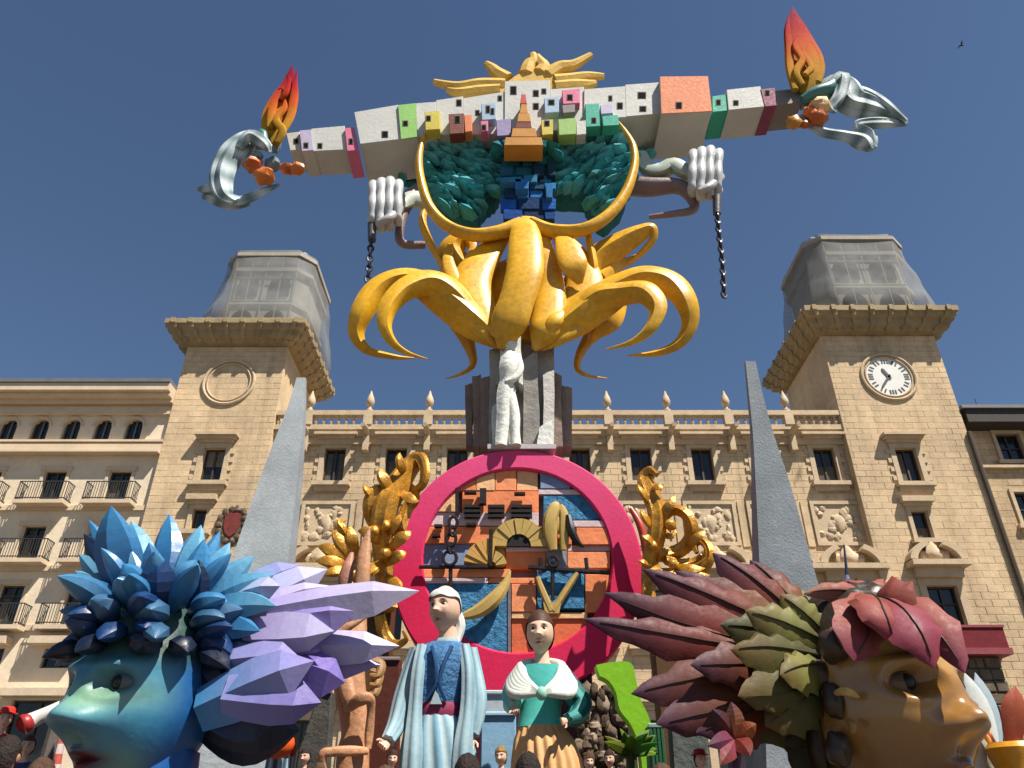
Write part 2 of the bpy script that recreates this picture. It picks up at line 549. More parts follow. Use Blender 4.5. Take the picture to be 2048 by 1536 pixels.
panels = [(b - 1.45, b + 1.45, pan_b, pan_t) for b in bays]
for (a, b, c, d) in block_rows(cx0, cx1, 0, ztop, [(h[0] - .2, h[1] + .2, h[2] - .3, h[3] + .3) for h in holes] + panels):
    all_blocks.append((a, b, c, d, YF))
for b in bays:
    w = frame_window(hall, b - ww, b + ww, wb, wt, YF)
    surround(w, b - ww, b + ww, wb, wt, YF, t=.3)
    w = frame_window(hall, b - 1.0, b + 1.0, p_b, p_t, YF, transom=.7)
    surround(w, b - 1.0, b + 1.0, p_b, p_t, YF, t=.35, lintel=False, ears=False)
    pediment(w, b - 1.0, b + 1.0, p_t + .36, YF)
    w = frame_window(hall, b - 1.2, b + 1.2, .6, g_t, YF, curtain=False)
    surround(w, b - 1.2, b + 1.2, .6, g_t, YF, t=.4, ears=False, sill=False)
# carved relief panels under the upper windows
for i, (a, b, c, d) in enumerate(panels):
    pm = MB()
    pm.box(a, b, YF - .02, YF + .05, c, d)
    for t_ in ((a, a + .2, c, d), (b - .2, b, c, d), (a + .2, b - .2, c, c + .2), (a + .2, b - .2, d - .2, d)):
        pm.box(t_[0], t_[1], YF - .12, YF - .022, t_[2], t_[3])
    rr = random.Random(40 + i)
    mx, mz, hw, hh = (a + b) / 2, (c + d) / 2, (b - a) / 2 - .3, (d - c) / 2 - .3
    for s in (-1, 1):
        for k in range(13):
            px_, pz_ = mx + s * rr.uniform(.1, hw), mz + rr.uniform(-hh, hh)
            pm.ball((px_, YF - .03, pz_), rr.uniform(.12, .26), .09, rr.uniform(.12, .3), 7, 5, lump=.6, seed=k + i * 20)
    pm.ball((mx, YF - .03, mz), .32, .14, .5, 12, 8, lump=.4, seed=i)
    pm.build('relief_panel', m_trim, hall)
    pl = MB().box(b + .12, b + (bays[1] - bays[0]) - (b - a) - .12, YF - .06, YF + .05, c - .05, d)
    if i < len(panels) - 1: pl.build('pilaster_strip', m_stone, hall)
# cornice, balustrade, finials, spouts
co = MB()
for i, (o, z, h) in enumerate(((.22, 0, .45), (.36, .452, .35), (.52, .804, .2))):
    co.box(cx0 - .1, cx1 + .1, YF - o, YF + .3, ztop + z, ztop + z + h)
co.build('cornice', m_trim, hall)
zb = ztop + 1.007
zr = Z(822, YF - .45)
rail = MB().box(cx0 - .1, cx1 + .1, YF - .52, YF - .1, zb, zb + .1).box(cx0 - .1, cx1 + .1, YF - .56, YF - .06, zr - .3, zr)
rail.build('balustrade_rail', m_trim, hall)
hb = zr - .3 - (zb + .1)
bal = MB().lathe((0, 0, 0), [(.12, 0), (.12, .08 * hb), (.07, .14 * hb), (.13, .38 * hb), (.10, .5 * hb), (.06, .68 * hb), (.06, .84 * hb), (.12, .9 * hb), (.12, hb)], 8).build('baluster', m_trim, None)
bal_me = bal.data; bpy.data.objects.remove(bal)
piers = [(bays[k] + bays[k + 1]) / 2 for k in range(8)]
piers = [piers[0] - (bays[1] - bays[0])] + piers + [piers[-1] + (bays[1] - bays[0])]
piers = [p for p in piers if cx0 < p < cx1]
for p in piers:
    MB().box(p - .26, p + .26, YF - .58, YF - .04, zb + .1, zr - .305).build('pier', m_trim, hall)
    fi = MB().lathe((p, YF - .31, zr), [(.24, 0), (.24, .12), (.12, .2), (.1, .35), (.22, .5), (.26, .7), (.2, .95), (.1, 1.2), (.03, 1.45)], 10)
    fi.build('finial', m_trim, hall)
    sp_ = MB()
    sp_.tube([(p, YF - .2, ztop + .6), (p, YF - 1.0, ztop + .63), (p, YF - 1.7, ztop + .5)], [.2, .17, .13], 8)
    sp_.box(p - .16, p + .16, YF - .5, YF - .01, ztop - .5, ztop + .4)
    sp_.build('water_spout', m_trim, hall)
x = cx0 + .25
while x < cx1 - .2:
    if all(abs(x - p) > .42 for p in piers): inst('baluster', bal_me, hall, (x, YF - .31, zb + .1))
    x += .44

# ---- towers
m_net = bpy.data.materials.new('scaffold_netting'); m_net.use_nodes = True
_n, _l = m_net.node_tree.nodes, m_net.node_tree.links
_b = _n['Principled BSDF']; _b.inputs['Base Color'].default_value = (.25, .255, .25, 1); _b.inputs['Roughness'].default_value = .9
_t = _n.new('ShaderNodeBsdfTransparent'); _x = _n.new('ShaderNodeMixShader')
_g = _n.new('ShaderNodeNewGeometry')
_w = _n.new('ShaderNodeTexNoise'); _w.inputs['Scale'].default_value = .9; _w.inputs['Detail'].default_value = 4
_l.new(_g.outputs['Position'], _w.inputs['Vector'])
_r = _n.new('ShaderNodeMapRange'); _r.inputs[1].default_value = .3; _r.inputs[2].default_value = .7; _r.inputs[3].default_value = .36; _r.inputs[4].default_value = .56
_l.new(_w.outputs[0], _r.inputs[0]); _l.new(_r.outputs[0], _x.inputs[0])
_l.new(_t.outputs[0], _x.inputs[1]); _l.new(_b.outputs[0], _x.inputs[2])
_l.new(_x.outputs[0], _n['Material Output'].inputs[0])
m_turret = M('turret_stone', rgb(176, 168, 152, .7), .85, .15, 1, .3)

m_corn = M('cornice_stone', rgb(178, 156, 116, .66), .85, .22, 1.2, .4, 6, dirt=.3)
def make_tower(x0, x1, dep, zc0, zc1, pl, pr, holes):
    t = MB()
    wall_with_holes(t, x0, x1, 0, zc0 + 1.0, YT + .02, holes)
    for xx in (x0, x1):
        t.add([(xx, YT + .02, 0), (xx, YT + dep, 0), (xx, YT + dep, zc0 + 1), (xx, YT + .02, zc0 + 1)], [(0, 1, 2, 3)])
    t.add([(x0, YT + dep, 0), (x1, YT + dep, 0), (x1, YT + dep, zc0 + 1), (x0, YT + dep, zc0 + 1)], [(0, 1, 2, 3)])
    tw = t.build('tower', m_stone, hall)
    # flaring cornice
    prof = [(.1, 0), (.34, .1), (.38, .32), (.62, .5), (.68, .95), (.86, 1.1), (.9, 1.42), (1.0, 1.5), (1, 2.0)]
    h = zc1 - zc0
    c = MB()
    rings = []
    for (o, z) in prof:
        k = o
        zz = zc0 + z / 2.0 * h
        xa, xb, ya, yb = x0 - pl * k, x1 + pr * k, YT - pr * k, YT + dep + pr * k
        rings.append([(xa, ya, zz), (xb, ya, zz), (xb, yb, zz), (xa, yb, zz)])
    vs = [p for r_ in rings for p in r_]
    fs = []
    for i in range(len(rings) - 1):
        for j in range(4):
            fs.append((i * 4 + j, i * 4 + (j + 1) % 4, i * 4 + 4 + (j + 1) % 4, i * 4 + 4 + j))
    fs.append(tuple((len(rings) - 1) * 4 + j for j in range(4)))
    fs.append((3, 2, 1, 0))
    c.add(vs, fs)
    cor = c.build('cornice', m_corn, tw)
    # joints: raised ribs across the flare, front and both sides
    def rib(face, s):
        b = MB()
        hwid = .13
        pts = []
        for (o, z) in prof:
            zz = zc0 + z / 2.0 * h
            xa, xb, ya, yb = x0 - pl * o, x1 + pr * o, YT - pr * o, YT + dep + pr * o
            if face == 'f': pts.append(Vector((xa + (xb - xa) * s, ya - .1, zz)))
            elif face == 'l': pts.append(Vector((xa - .1, ya + (yb - ya) * s, zz)))
            else: pts.append(Vector((xb + .1, ya + (yb - ya) * s, zz)))
        wv = Vector((hwid, 0, 0)) if face == 'f' else Vector((0, hwid, 0))
        dv = Vector((0, .14, 0)) if face == 'f' else Vector((.14 if face == 'l' else -.14, 0, 0))
        n = len(pts)
        vs = [p - wv for p in pts] + [p + wv for p in pts] + [p - wv + dv for p in pts] + [p + wv + dv for p in pts]
        fs = []
        for i in range(n - 1):
            fs += [(i, i + 1, n + i + 1, n + i), (i, i + 1, 2 * n + i + 1, 2 * n + i), (n + i, n + i + 1, 3 * n + i + 1, 3 * n + i)]
        fs.append((n - 1, 2 * n - 1, 4 * n - 1, 3 * n - 1))
        b.add(vs, fs)
        b.build('bracket', m_corn, tw)
    for k in range(8): rib('f', .06 + k * .125)
    for k in range(8): rib('r', .06 + k * .125); rib('l', .06 + k * .125)
    # parapet
    p = MB()
    p.box(x0 - .2, x1 + .2, YT - .2, YT + dep + .2, zc1 + .004, zc1 + .75)
    p.build('parapet', m_trim, tw)
    return tw
def turret(tw, cx, cy, hw, hd, z0, z1, seed, lean=0.0):
    ch = .3
    def ring(w, d, z, jit=0, rnd=None, sub=1):
        base = [(-w + ch * w, -d), (w - ch * w, -d), (w, -d + ch * d), (w, d - ch * d), (w - ch * w, d), (-w + ch * w, d), (-w, d - ch * d), (-w, -d + ch * d)]
        out = []
        for i in range(8):
            a, b = base[i], base[(i + 1) % 8]
            for k in range(sub):
                t = k / sub
                j = Vector((noise.noise(Vector((i + t * .8, z * .6, seed))) * jit, noise.noise(Vector((i + t * .8, z * .6 + 9, seed))) * jit, 0)) if jit else Vector()
                out.append(Vector((cx + a[0] + (b[0] - a[0]) * t, cy + a[1] + (b[1] - a[1]) * t, z)) + j)
        return out
    core = MB()
    n = 8
    R0, R1 = ring(hw, hd, z0), ring(hw * .96, hd * .96, z1 - .4)
    core.add(R0 + R1, [(i, (i + 1) % n, n + (i + 1) % n, n + i) for i in range(n)] + [tuple(range(n, 2 * n))])
    for zz, o in ((z0 + (z1 - z0) * .30, .15), (z0 + (z1 - z0) * .72, .18), (z1 - .6, .3)):
        A, B_ = ring(hw + o, hd + o, zz), ring(hw + o, hd + o, zz + .3)
        core.add(A + B_, [(i, (i + 1) % n, n + (i + 1) % n, n + i) for i in range(n)] + [tuple(range(n, 2 * n)), tuple(range(n - 1, -1, -1))])
    core.build('turret', m_turret, tw)
    for s in (-.38, .38):
        for zz, hh in ((z0 + (z1 - z0) * .42, (z1 - z0) * .22), (z0 + .1, (z1 - z0) * .17)):
            q = MB()
            pts = []
            wv = hw * .24
            for k in range(9):
                a = math.pi * k / 8
                pts.append((cx + s * hw + wv * math.cos(a), cy - hd - .07, zz + hh * .7 + wv * math.sin(a)))
            pts += [(cx + s * hw - wv, cy - hd - .07, zz), (cx + s * hw + wv, cy - hd - .07, zz)]
            q.prism(pts, (0, .12, 0)); q.build('turret_window', M('turret_void', (.008, .008, .008), .95, .1, 3, 0, spec=.03), tw)
    # netting wrapped round, bulging where the wind fills it
    nb = MB()
    rows = 13
    N = 8 * 5
    for r_ in range(rows):
        t = r_ / (rows - 1)
        o = .42 + .75 * (1 - t) ** 1.6 * math.sin(min(1, t * 4 + .25) * math.pi / 2) - .22 * t
        pts = ring(hw + o, hd + o, z0 - .3 + (z1 - z0 + .3) * t, .22, None, 5)
        nb.v += pts; nb.c += [(1, 1, 1)] * N
    for r_ in range(rows - 1):
        for j in range(N):
            nb.f.append((r_ * N + j, r_ * N + (j + 1) % N, (r_ + 1) * N + (j + 1) % N, (r_ + 1) * N + j)); nb.s.append(True)
    nb.f.append(tuple((rows - 1) * N + j for j in range(N))); nb.s.append(False)
    nb.build('scaffold_netting', m_net, tw, sharp=60)
    m_pole = M('scaffold_steel', rgb(150, 152, 154, .6), .5)
    o = .1
    xs_ = [cx - (hw + o) * .72 + k * (hw + o) * 1.44 / 4 for k in range(5)]
    for k, xx in enumerate(xs_):
        MB().tube([(xx, cy - hd - o, z0), (xx, cy - hd - o, z1 - .35)], .045, 6).build('scaffold_pole', m_pole, tw)
    for q in range(4):
        zz = z0 + .3 + q * (z1 - z0) / 3.4
        MB().tube([(xs_[0], cy - hd - o - .05, zz), (xs_[-1], cy - hd - o - .05, zz)], .04, 6).build('scaffold_pole', m_pole, tw)
    for k in range(4):
        a = MB().ball((cx - hw * .8 + k * hw * .53, cy - hd * .8, z1 + .05), .32, .3, .22, 8, 6, lump=.4, seed=k)
        a.build('roof_knob', M('pale_sheet', rgb(200, 205, 212, .7), .6), tw)
# left tower
lx0, lx1 = X(327, 878, YT), X(552, 826, YT)
ldep = 6.6
lzc0, lzc1 = Z(690, YT - .2), Z(637, YT - 1.15)
lh = [(X(404, 930, YT), X(446, 930, YT), Z(965, YT), Z(897, YT)), (X(385, 1035, YT), X(412, 1035, YT), Z(1062, YT), Z(1018, YT)),
      (X(330, 1230, YT) - 1, X(330, 1230, YT) + 1, p_b, p_t)]
tl_ = make_tower(lx0, lx1, ldep, lzc0, lzc1, 1.2, 1.2, lh)
# right tower
rx0, rx1 = X(1680, 828, YT), X(1922, 828, YT)
rdep = 6.8
rzc0, rzc1 = Z(668, YT - .2), Z(611, YT - 1.2)
rh = [(X(1797, 930, YT), X(1838, 930, YT), Z(967, YT), Z(897, YT)), (X(1828, 1050, YT), X(1860, 1050, YT), Z(1080, YT), Z(1022, YT)),
      (X(1862, 1210, YT), X(1922, 1210, YT), Z(1290, YT), Z(1172, YT))]
tr_ = make_tower(rx0, rx1, rdep, rzc0, rzc1, 1.15, 1.25, rh)
for tw, hs, a, b, zt in ((tl_, lh, lx0, lx1, lzc0), (tr_, rh, rx0, rx1, rzc0)):
    for q in block_rows(a, b, 0, zt, [(h[0] - .2, h[1] + .2, h[2] - .3, h[3] + .3) for h in hs]): all_blocks.append((*q, YT))
    for i, h in enumerate(hs):
        w = frame_window(tw, *h, YT, transom=(.7 if i == 2 else 0), mull=(i != 1))
        if i < 2: surround(w, *h, YT, t=.3 if i == 0 else .24, ears=(i == 0), lp=.45 if i == 0 else .3)
        else:
            surround(w, *h, YT, t=.38, lintel=False, ears=False); pediment(w, h[0], h[1], h[3] + .39, YT)
# one mesh level down is enough: window children of a tower are sub-parts, so flatten their own pieces onto the tower
turret(tl_, X(553, 600, 43), YT + ldep / 2 + .6, 2.75, 2.9, Z(640, 39.3), Z(524, 41.5), 2)
turret(tr_, X(1692, 580, 43), YT + rdep / 2 + .3, 3.2, 3.0, Z(612, 39.3), Z(492, 41.2), 5)
# blank round frame and clock
def roundel(tw, cx, cz, r, clock):
    f = MB()
    for rr, w, d in ((r, .10, .18), (r * .86, .06, .10)):
        f.tube([(cx + rr * math.cos(a), YT - .04, cz + rr * math.sin(a)) for a in [2 * math.pi * k / 40 for k in range(41)]], w, 8, cap=False)
    f.build('clock_frame' if clock else 'roundel', m_trim, tw)
    if not clock: return
    d = MB()
    d.prism([(cx + r * .84 * math.cos(2 * math.pi * k / 40), YT - .03, cz + r * .84 * math.sin(2 * math.pi * k / 40)) for k in range(40)], (0, .06, 0))
    d.build('clock_dial', M('dial_white', rgb(225, 222, 215, .85), .5, .05, 2), tw)
    mk = M('dial_black', (.03, .03, .03), .5)
    for k in range(12):
        a = math.pi * k / 6
        b = MB()
        ca, sa = math.cos(a), math.sin(a)
        for off in (-.07, .07) if k % 3 else (-.1, 0, .1):
            q = []
            for rr, tt in ((.58, off - .028), (.58, off + .028), (.76, off + .032), (.76, off - .032)):
                q.append((cx + r * (rr * ca - tt * sa), YT - .045, cz + r * (rr * sa + tt * ca)))
            b.prism(q, (0, .03, 0))
        b.build('hour_mark', mk, tw)
    for ang, ln, wd in ((R(118), .42, .055), (R(232), .62, .04)):
        ca, sa = math.cos(ang), math.sin(ang)
        q = [(cx + r * (l * ca - t * sa), YT - .08, cz + r * (l * sa + t * ca)) for l, t in ((-.1, -wd), (-.1, wd), (ln * .8, wd), (ln, 0), (ln * .8, -wd))]
        MB().prism(q, (0, .03, 0)).build('clock_hand', mk, tw)
roundel(tl_, X(458, 765, YT), Z(765, YT), 50 * mpp(765, YT), False)
roundel(tr_, X(1777, 754, YT), Z(754, YT), 53 * mpp(754, YT), True)
# blocks: the 300 that show largest stand alone, the rest is one joined part
random.shuffle(all_blocks)
def seen(b):
    x, z, y = (b[0] + b[1]) / 2, (b[2] + b[3]) / 2, b[4]
    t = (z - CAMZ) / y
    v = (t * CP - SP) / (CP + t * SP)
    dy = CP - v * SP
    px, py = 1024 + F * x / y * dy, 768 - v * F
    vis = (1640 < px < 2040 and 700 < py < 1170) or (300 < px < 540 and 700 < py < 1000)
    return ((b[1] - b[0]) * (b[3] - b[2]) + (10 if vis else 0)), px, py
all_blocks.sort(key=lambda b: -seen(b)[0])
for (a, b, c, d, y) in all_blocks[:300]:
    p = random.uniform(-.006, .004)
    inst('stone_block', _bm, hall, (a + J, y + p, c + J), (b - a - 2 * J, 1, d - c - 2 * J))
rest = MB()
for (a, b, c, d, y) in all_blocks[300:]:
    p = random.uniform(-.006, .004)
    rest.bevbox(a + J, b - J, y + p, y + .06 + p, c + J, d - J, .012)
rest.build('stone_blocks', m_stone, hall, stuff=True)

# coat of arms on the left tower, balcony and rustic base on the right one
ca_ = MB()
p0 = at(464, 1048, YT - .1); s_ = mpp(1048, YT)
shp = [(-24, -30), (-10, -36), (0, -33), (10, -36), (24, -30), (24, 5), (16, 28), (0, 42), (-16, 28), (-24, 5)]
ca_.prism([p0 + Vector((a * s_, 0, -b * s_)) for a, b in shp], (0, .14, 0), bev=.06)
for k in range(14):
    a = 2 * math.pi * k / 14
    ca_.ball(p0 + Vector((27 * s_ * math.cos(a), .02, 34 * s_ * math.sin(a) - 2 * s_)), .2, .12, .22, 7, 5, lump=.6, seed=k)
ca_.build('coat_of_arms', M('bronze_stone', rgb(110, 88, 62, .6), .6, .3, 3, .3), hall)
sf = MB()
sf.prism([p0 + Vector((a * s_ * .66, -.06, -b * s_ * .66)) for a, b in shp], (0, .07, 0))
sf.build('shield_field', M('shield_red', rgb(130, 48, 40, .7), .6, .3, 4), hall)
bc = MB()
bx0, bx1, bz0, bz1 = X(1850, 1275, 38.4), X(2012, 1275, 38.4), Z(1296, 38.4), Z(1255, 38.4)
bc.box(bx0, bx1, 38.4, 38.5, bz0, bz1).box(bx0, bx0 + .1, 38.503, YT - .003, bz0, bz1).box(bx1 - .1, bx1, 38.503, YT - .003, bz0, bz1)
bc.build('balcony_drape', M('maroon_cloth', rgb(120, 12, 30, .7), .9, .2, 2, .4, 3), tr_)
br = MB().box(bx0 - .05, bx1 + .05, 38.34, 38.52, bz1 + .003, bz1 + .12)
br.box(bx0 - .08, bx1 + .08, 38.3, YT - .003, bz0 - .3, bz0 - .003)
br.build('balcony_slab', M('maroon_paint', rgb(150, 60, 70, .7), .7), tr_)
bb = MB()
rr = random.Random(3)
zt_ = bz0 - .31
for r_ in range(7):
    xx = bx0 + .4
    while xx < bx1 - .5:
        wd = rr.uniform(.35, .8)
        bb.bevbox(xx, min(xx + wd, bx1 - .3) - .03, YT - .5 - rr.uniform(0, .1), YT - .1, zt_ - (r_ + 1) * .55 + .03, zt_ - r_ * .55, .06)
        xx += wd
bb.build('rusticated_base', M('rustic_stone', rgb(120, 104, 86, .6), .9, .3, 2, .6, 6), tr_)

# drainpipe and flagpole
dp = MB()
dx = X(1948, 915, YT) + .1
dp.tube([(dx, YT - .15, 0), (dx, YT - .15, Z(866, YT))], .13, 8)
dp.build('drainpipe', M('pipe_brown', rgb(92, 76, 60, .6), .6), hall)

# ---- pale building on the left
YL = 39.7
apt = thing('apartment_building', 'cream rendered building with a row of arched attic windows and iron balconies', 'building', (-30, YL, 0))
ax0, ax1 = -52.0, lx0 - .003
xl = lambda px, py: at(px, py, YL).x
zl = lambda py: at(1024, py, YL).z
ah = []
arch = []
zat, zab = zl(838), zl(886)
for px in (-110, -48, 14, 78, 141, 204, 266):
    c = xl(px, 862); hw = 17 * mpp(862, YL)
    ah.append((c - hw, c + hw, zab, zat)); arch.append((c, hw))
rows = [(942, 1008, 103, 234, -28), (1052, 1124, 60, 192, -72), (1170, 1255, 14, 151, -125)]
wins = []
for (a, b, *pxs) in rows:
    for px in pxs:
        c = xl(px, (a + b) / 2)
        wins.append((c - .62, c + .62, zl(b), zl(a)))
low = []
for px in (118, -30): 
    c = xl(px, 1315); low.append((c - .85, c + .85, zl(1336), zl(1296)))
for px in (62, -90): 
    c = xl(px, 1460); low.append((c - 1.3, c + 1.3, .3, zl(1400)))
w = MB(); wall_with_holes(w, ax0, ax1, 0, zl(800), YL, ah + wins + low)
w.box(ax0, ax1, YL + 9, YL + 9.2, 0, zl(800))
for (c, hw), h in zip(arch, ah):                      # arched heads
    n = 10
    for k in range(n):
        a0, a1 = math.pi * k / n, math.pi * (k + 1) / n
        zc = h[3] - hw
        p0_, p1_ = (c + hw * math.cos(a0), zc + hw * math.sin(a0)), (c + hw * math.cos(a1), zc + hw * math.sin(a1))
        w.add([(p0_[0], YL - .001, p0_[1]), (p1_[0], YL - .001, p1_[1]), (p1_[0], YL - .001, h[3]), (p0_[0], YL - .001, h[3])], [(0, 1, 2, 3)])
        w.add([(p0_[0], YL, p0_[1]), (p1_[0], YL, p1_[1]), (p1_[0], YL + .33, p1_[1]), (p0_[0], YL + .33, p0_[1])], [(0, 1, 2, 3)])
w.build('wall', m_cream, apt)
for (c, hw), h in zip(arch, ah):
    g = frame_window(apt, h[0], h[1], h[2], h[3], YL, wood=M('grey_paint', rgb(110, 115, 112, .6), .5), curtain=False)
    zc = h[3] - hw
    tr2 = MB().tube([(c + (hw + .08) * math.cos(math.pi * k / 14), YL - .03, zc + (hw + .08) * math.sin(math.pi * k / 14)) for k in range(15)], .09, 6)
    tr2.build('arch_moulding', m_cream_trim, g)
for o, za, zb_ in ((.35, 888, 884), (.35, 908, 893), (.6, 912, 908)):
    MB().box(ax0, ax1, YL - o, YL - .002, zl(za), zl(zb_)).build('string_course', m_cream_trim, apt)
for o, za, zb_ in ((.25, 832, 826), (.5, 812, 806), (.9, 806, 800), (1.2, 799.5, 786)):
    MB().box(ax0, ax1, YL - o, YL + .2, zl(za), zl(zb_)).build('cornice', m_cream_trim, apt)
rf = MB().box(ax0, ax1 + .001, YL - 1.3, YL + 9, zl(785.5), zl(779)); rf.build('roof', m_roofmetal, apt)
chm = MB().box(xl(258, 765), xl(285, 765), YL + 1, YL + 2, zl(779.5) + .2, zl(752)); chm.box(xl(254, 765), xl(289, 765), YL + .9, YL + 2.1, zl(752) + .004, zl(748))
chm.build('chimney', m_cream_trim, apt)
shut = M('green_grey_shutter', rgb(70, 74, 66, .6), .6, .3, 3)
for i, h in enumerate(wins):
    g = frame_window(apt, *h, YL, wood=shut, curtain=True, transom=.75)
    sr = MB().box(h[0] - .18, h[0] - .01, YL - .06, YL + .05, h[2], h[3]).box(h[1] + .01, h[1] + .18, YL - .06, YL + .05, h[2], h[3])
    sr.box(h[0] - .25, h[1] + .25, YL - .12, YL + .05, h[3] + .003, h[3] + .26)
    sr.build('window_surround', m_cream_trim, g)
    bl = MB()
    yb_ = YL - .8
    bl.box(h[0] - .75, h[1] + .75, yb_, YL - .003, h[2] - .24, h[2] - .03); bl.build('balcony_slab', m_cream_trim, apt)
    br_ = MB()
    for zz in (h[2] + .05, h[2] + 1.0):
        br_.box(h[0] - .72, h[1] + .72, yb_ + .03, yb_ + .07, zz, zz + .05)
        for xx in (h[0] - .72, h[1] + .68): br_.box(xx, xx + .04, yb_ + .073, YL - .01, zz, zz + .05)
    k = h[0] - .72
    while k < h[1] + .72:
        br_.box(k, k + .025, yb_ + .04, yb_ + .065, h[2] - .03, h[2] + .998); k += .14
    for xx in (h[0] - .71, h[1] + .685):
        for q in range(5): br_.box(xx, xx + .025, yb_ + .1 + q * .14, yb_ + .125 + q * .14, h[2] - .03, h[2] + .998)
    br_.build('balcony_railing', m_iron, apt)
for zz in (zl(1022), zl(1143), zl(1262)):
    MB().box(ax0, ax1, YL - .14, YL - .002, zz, zz + .28).build('string_course', m_cream_trim, apt)
for h in low:
    g = frame_window(apt, *h, YL, wood=shut, curtain=False)
    MB().box(h[0] - .5, h[1] + .3, YL - .7, YL - .003, h[3] + .1, h[3] + .45).build('lintel', m_cream_trim, g)

# ---- stone building on the right edge
YR = 40.6
st = thing('stone_building', 'grey-brown stone building with a deep dark eave beside the clock tower', 'building', (30, YR, 0))
xr = lambda px, py: at(px, py, YR).x
zr_ = lambda py: at(1024, py, YR).z
sx0, sx1 = rx1 + .003, 46.0
sh_ = []
for px, y0_, y1_ in ((2022, 868, 922), (2062, 985, 1050), (2110, 985, 1050), (2120, 868, 922), (2200, 868, 922), (2110, 1150, 1250)):
    c = xr(px, (y0_ + y1_) / 2); sh_.append((c - .7, c + .7, zr_(y1_), zr_(y0_)))
w = MB(); wall_with_holes(w, sx0, sx1, 0, zr_(850), YR + .02, sh_); w.box(sx0, sx1, YR + 9, YR + 9.2, 0, zr_(850))
w.build('wall', m_joint, st)
sb = block_rows(sx0, sx1, 0, zr_(860), [(h[0] - .2, h[1] + .2, h[2] - .2, h[3] + .2) for h in sh_])
m_st2 = M_ashlar('ashlar_brown', rgb(204, 178, 142, .74), BW, BH, .12)
def seen2(b):
    x_, z_ = b[0], (b[2] + b[3]) / 2
    return (0 if (x_ < 31.5 and z_ > 8) else 1, -z_)
sb.sort(key=seen2)
bm2 = _bm.copy(); bm2.materials.clear(); bm2.materials.append(m_st2)
for (a, b, c, d) in sb[:120]:
    inst('stone_block', bm2, st, (a + J, YR + random.uniform(-.006, .004), c + J), (b - a - 2 * J, 1, d - c - 2 * J))
rest = MB()
for (a, b, c, d) in sb[120:]: rest.bevbox(a + J, b - J, YR, YR + .06, c + J, d - J, .012)
rest.build('stone_blocks', m_st2, st, stuff=True)
for h in sh_:
    g = frame_window(st, *h, YR, wood=M('dark_blue_frame', rgb(50, 54, 66, .6), .5), curtain=False, transom=.5)
    surround(g, *h, YR, t=.22, ears=False, lintel=False, sp=.2)
MB().box(sx0 + .3, sx1, YR - 1.2, YR + 9, zr_(862), zr_(838)).build('eave', M('dark_eave', rgb(70, 64, 58, .6), .8), st)
MB().box(sx0 + .1, sx1, YR - 1.35, YR + 9, zr_(837), zr_(831)).build('gutter', m_roofmetal, st)
MB().box(sx0 + .2, sx1, YR - .25, YR - .01, zr_(938), zr_(932)).build('string_course', m_trim, st)
rt = MB()
for k in range(7):
    z0_ = zr_(829) + k * .16
    xx = sx0 + 1.6 + k * .28
    while xx < sx1:
        rt.tube([(xx, YR - .6 + k * .35, z0_), (xx, YR + .1 + k * .35, z0_ + .25)], .16, 6); xx += .36
rt.build('roof_tiles', M('roof_tile', rgb(120, 92, 74, .6), .85, .3, 1), st, stuff=True)
MB().tube([(at(1996, 800, YR).x, YR + 2, zr_(829)), (at(1996, 800, YR).x, YR + 2, zr_(765))], .03, 6).build('antenna', m_iron, st)

# ================================================================== the bonfire monument
m_paint = M('painted', vcol=True, rough=.6, var=.09, scale=2, bump=.1, bscale=14, spec=.25)
m_void = M('void_black', (.006, .005, .005), .95, .1, 3, 0, spec=.03)
m_gloss = M('painted_gloss', vcol=True, rough=.4, var=.08, scale=2, bump=.07, bscale=12, coat=.05, spec=.4)
m_rough = M('painted_rough', vcol=True, rough=.9, var=.2, scale=3, bump=.5, bscale=9, spec=.12)
m_gold = M('gold_paint', rgb(236, 178, 36, .72), .4, .24, 1.1, .08, 6, spec=.4, dirt=.3)
m_white = M('white_paint', rgb(222, 220, 212, .72), .7, .06, 1.2, .15, 10)

# ---- round emblem: pink ring and its collage of panels
YRG = 13.0
RC = at(1035, 1124, YRG)
RO = 251 * mpp(1130, YRG)
RI = 190 * mpp(1130, YRG)
RIZ = 0.13                                          # the opening sits a little high in the ring
emb = thing('round_emblem', 'round emblem with a pink ring and orange and blue collage panels inside', 'sculpture', (RC.x, YRG + .4, 0))
pink_t, pink_m, pink_b = rgb(236, 78, 134, .7), rgb(230, 52, 112, .7), rgb(222, 26, 82, .7)
ring = MB()
N = 96
for k in range(N):
    a = 2 * math.pi * k / N
    for rr, yy in ((RO, YRG + .03), (RO - .03, YRG), (RI + .03, YRG), (RI, YRG + .03), (RI, YRG + .62), (RO, YRG + .62)):
        p = Vector((RC.x + rr * math.cos(a), yy, RC.z + rr * math.sin(a) + (RIZ if rr < RO - .1 else 0)))
        ring.v.append(p)
        ring.c.append(ramp([(0, pink_b), (.45, pink_b), (.62, pink_m), (1, pink_t)], (p.z - (RC.z - RO)) / (2 * RO)))
for k in range(N):
    for j in range(6):
        ring.f.append((k * 6 + j, k * 6 + (j + 1) % 6, ((k + 1) % N) * 6 + (j + 1) % 6, ((k + 1) % N) * 6 + j)); ring.s.append(False)
ring.build('ring', m_paint, emb)
bd = MB(); bd.prism([(RC.x + (RO - .1) * math.cos(2 * math.pi * k / 48), YRG + .3, RC.z + (RO - .1) * math.sin(2 * math.pi * k / 48)) for k in range(48)], (0, .15, 0), rgb(178, 150, 158, .6))
bd.build('backing_board', m_paint, emb)
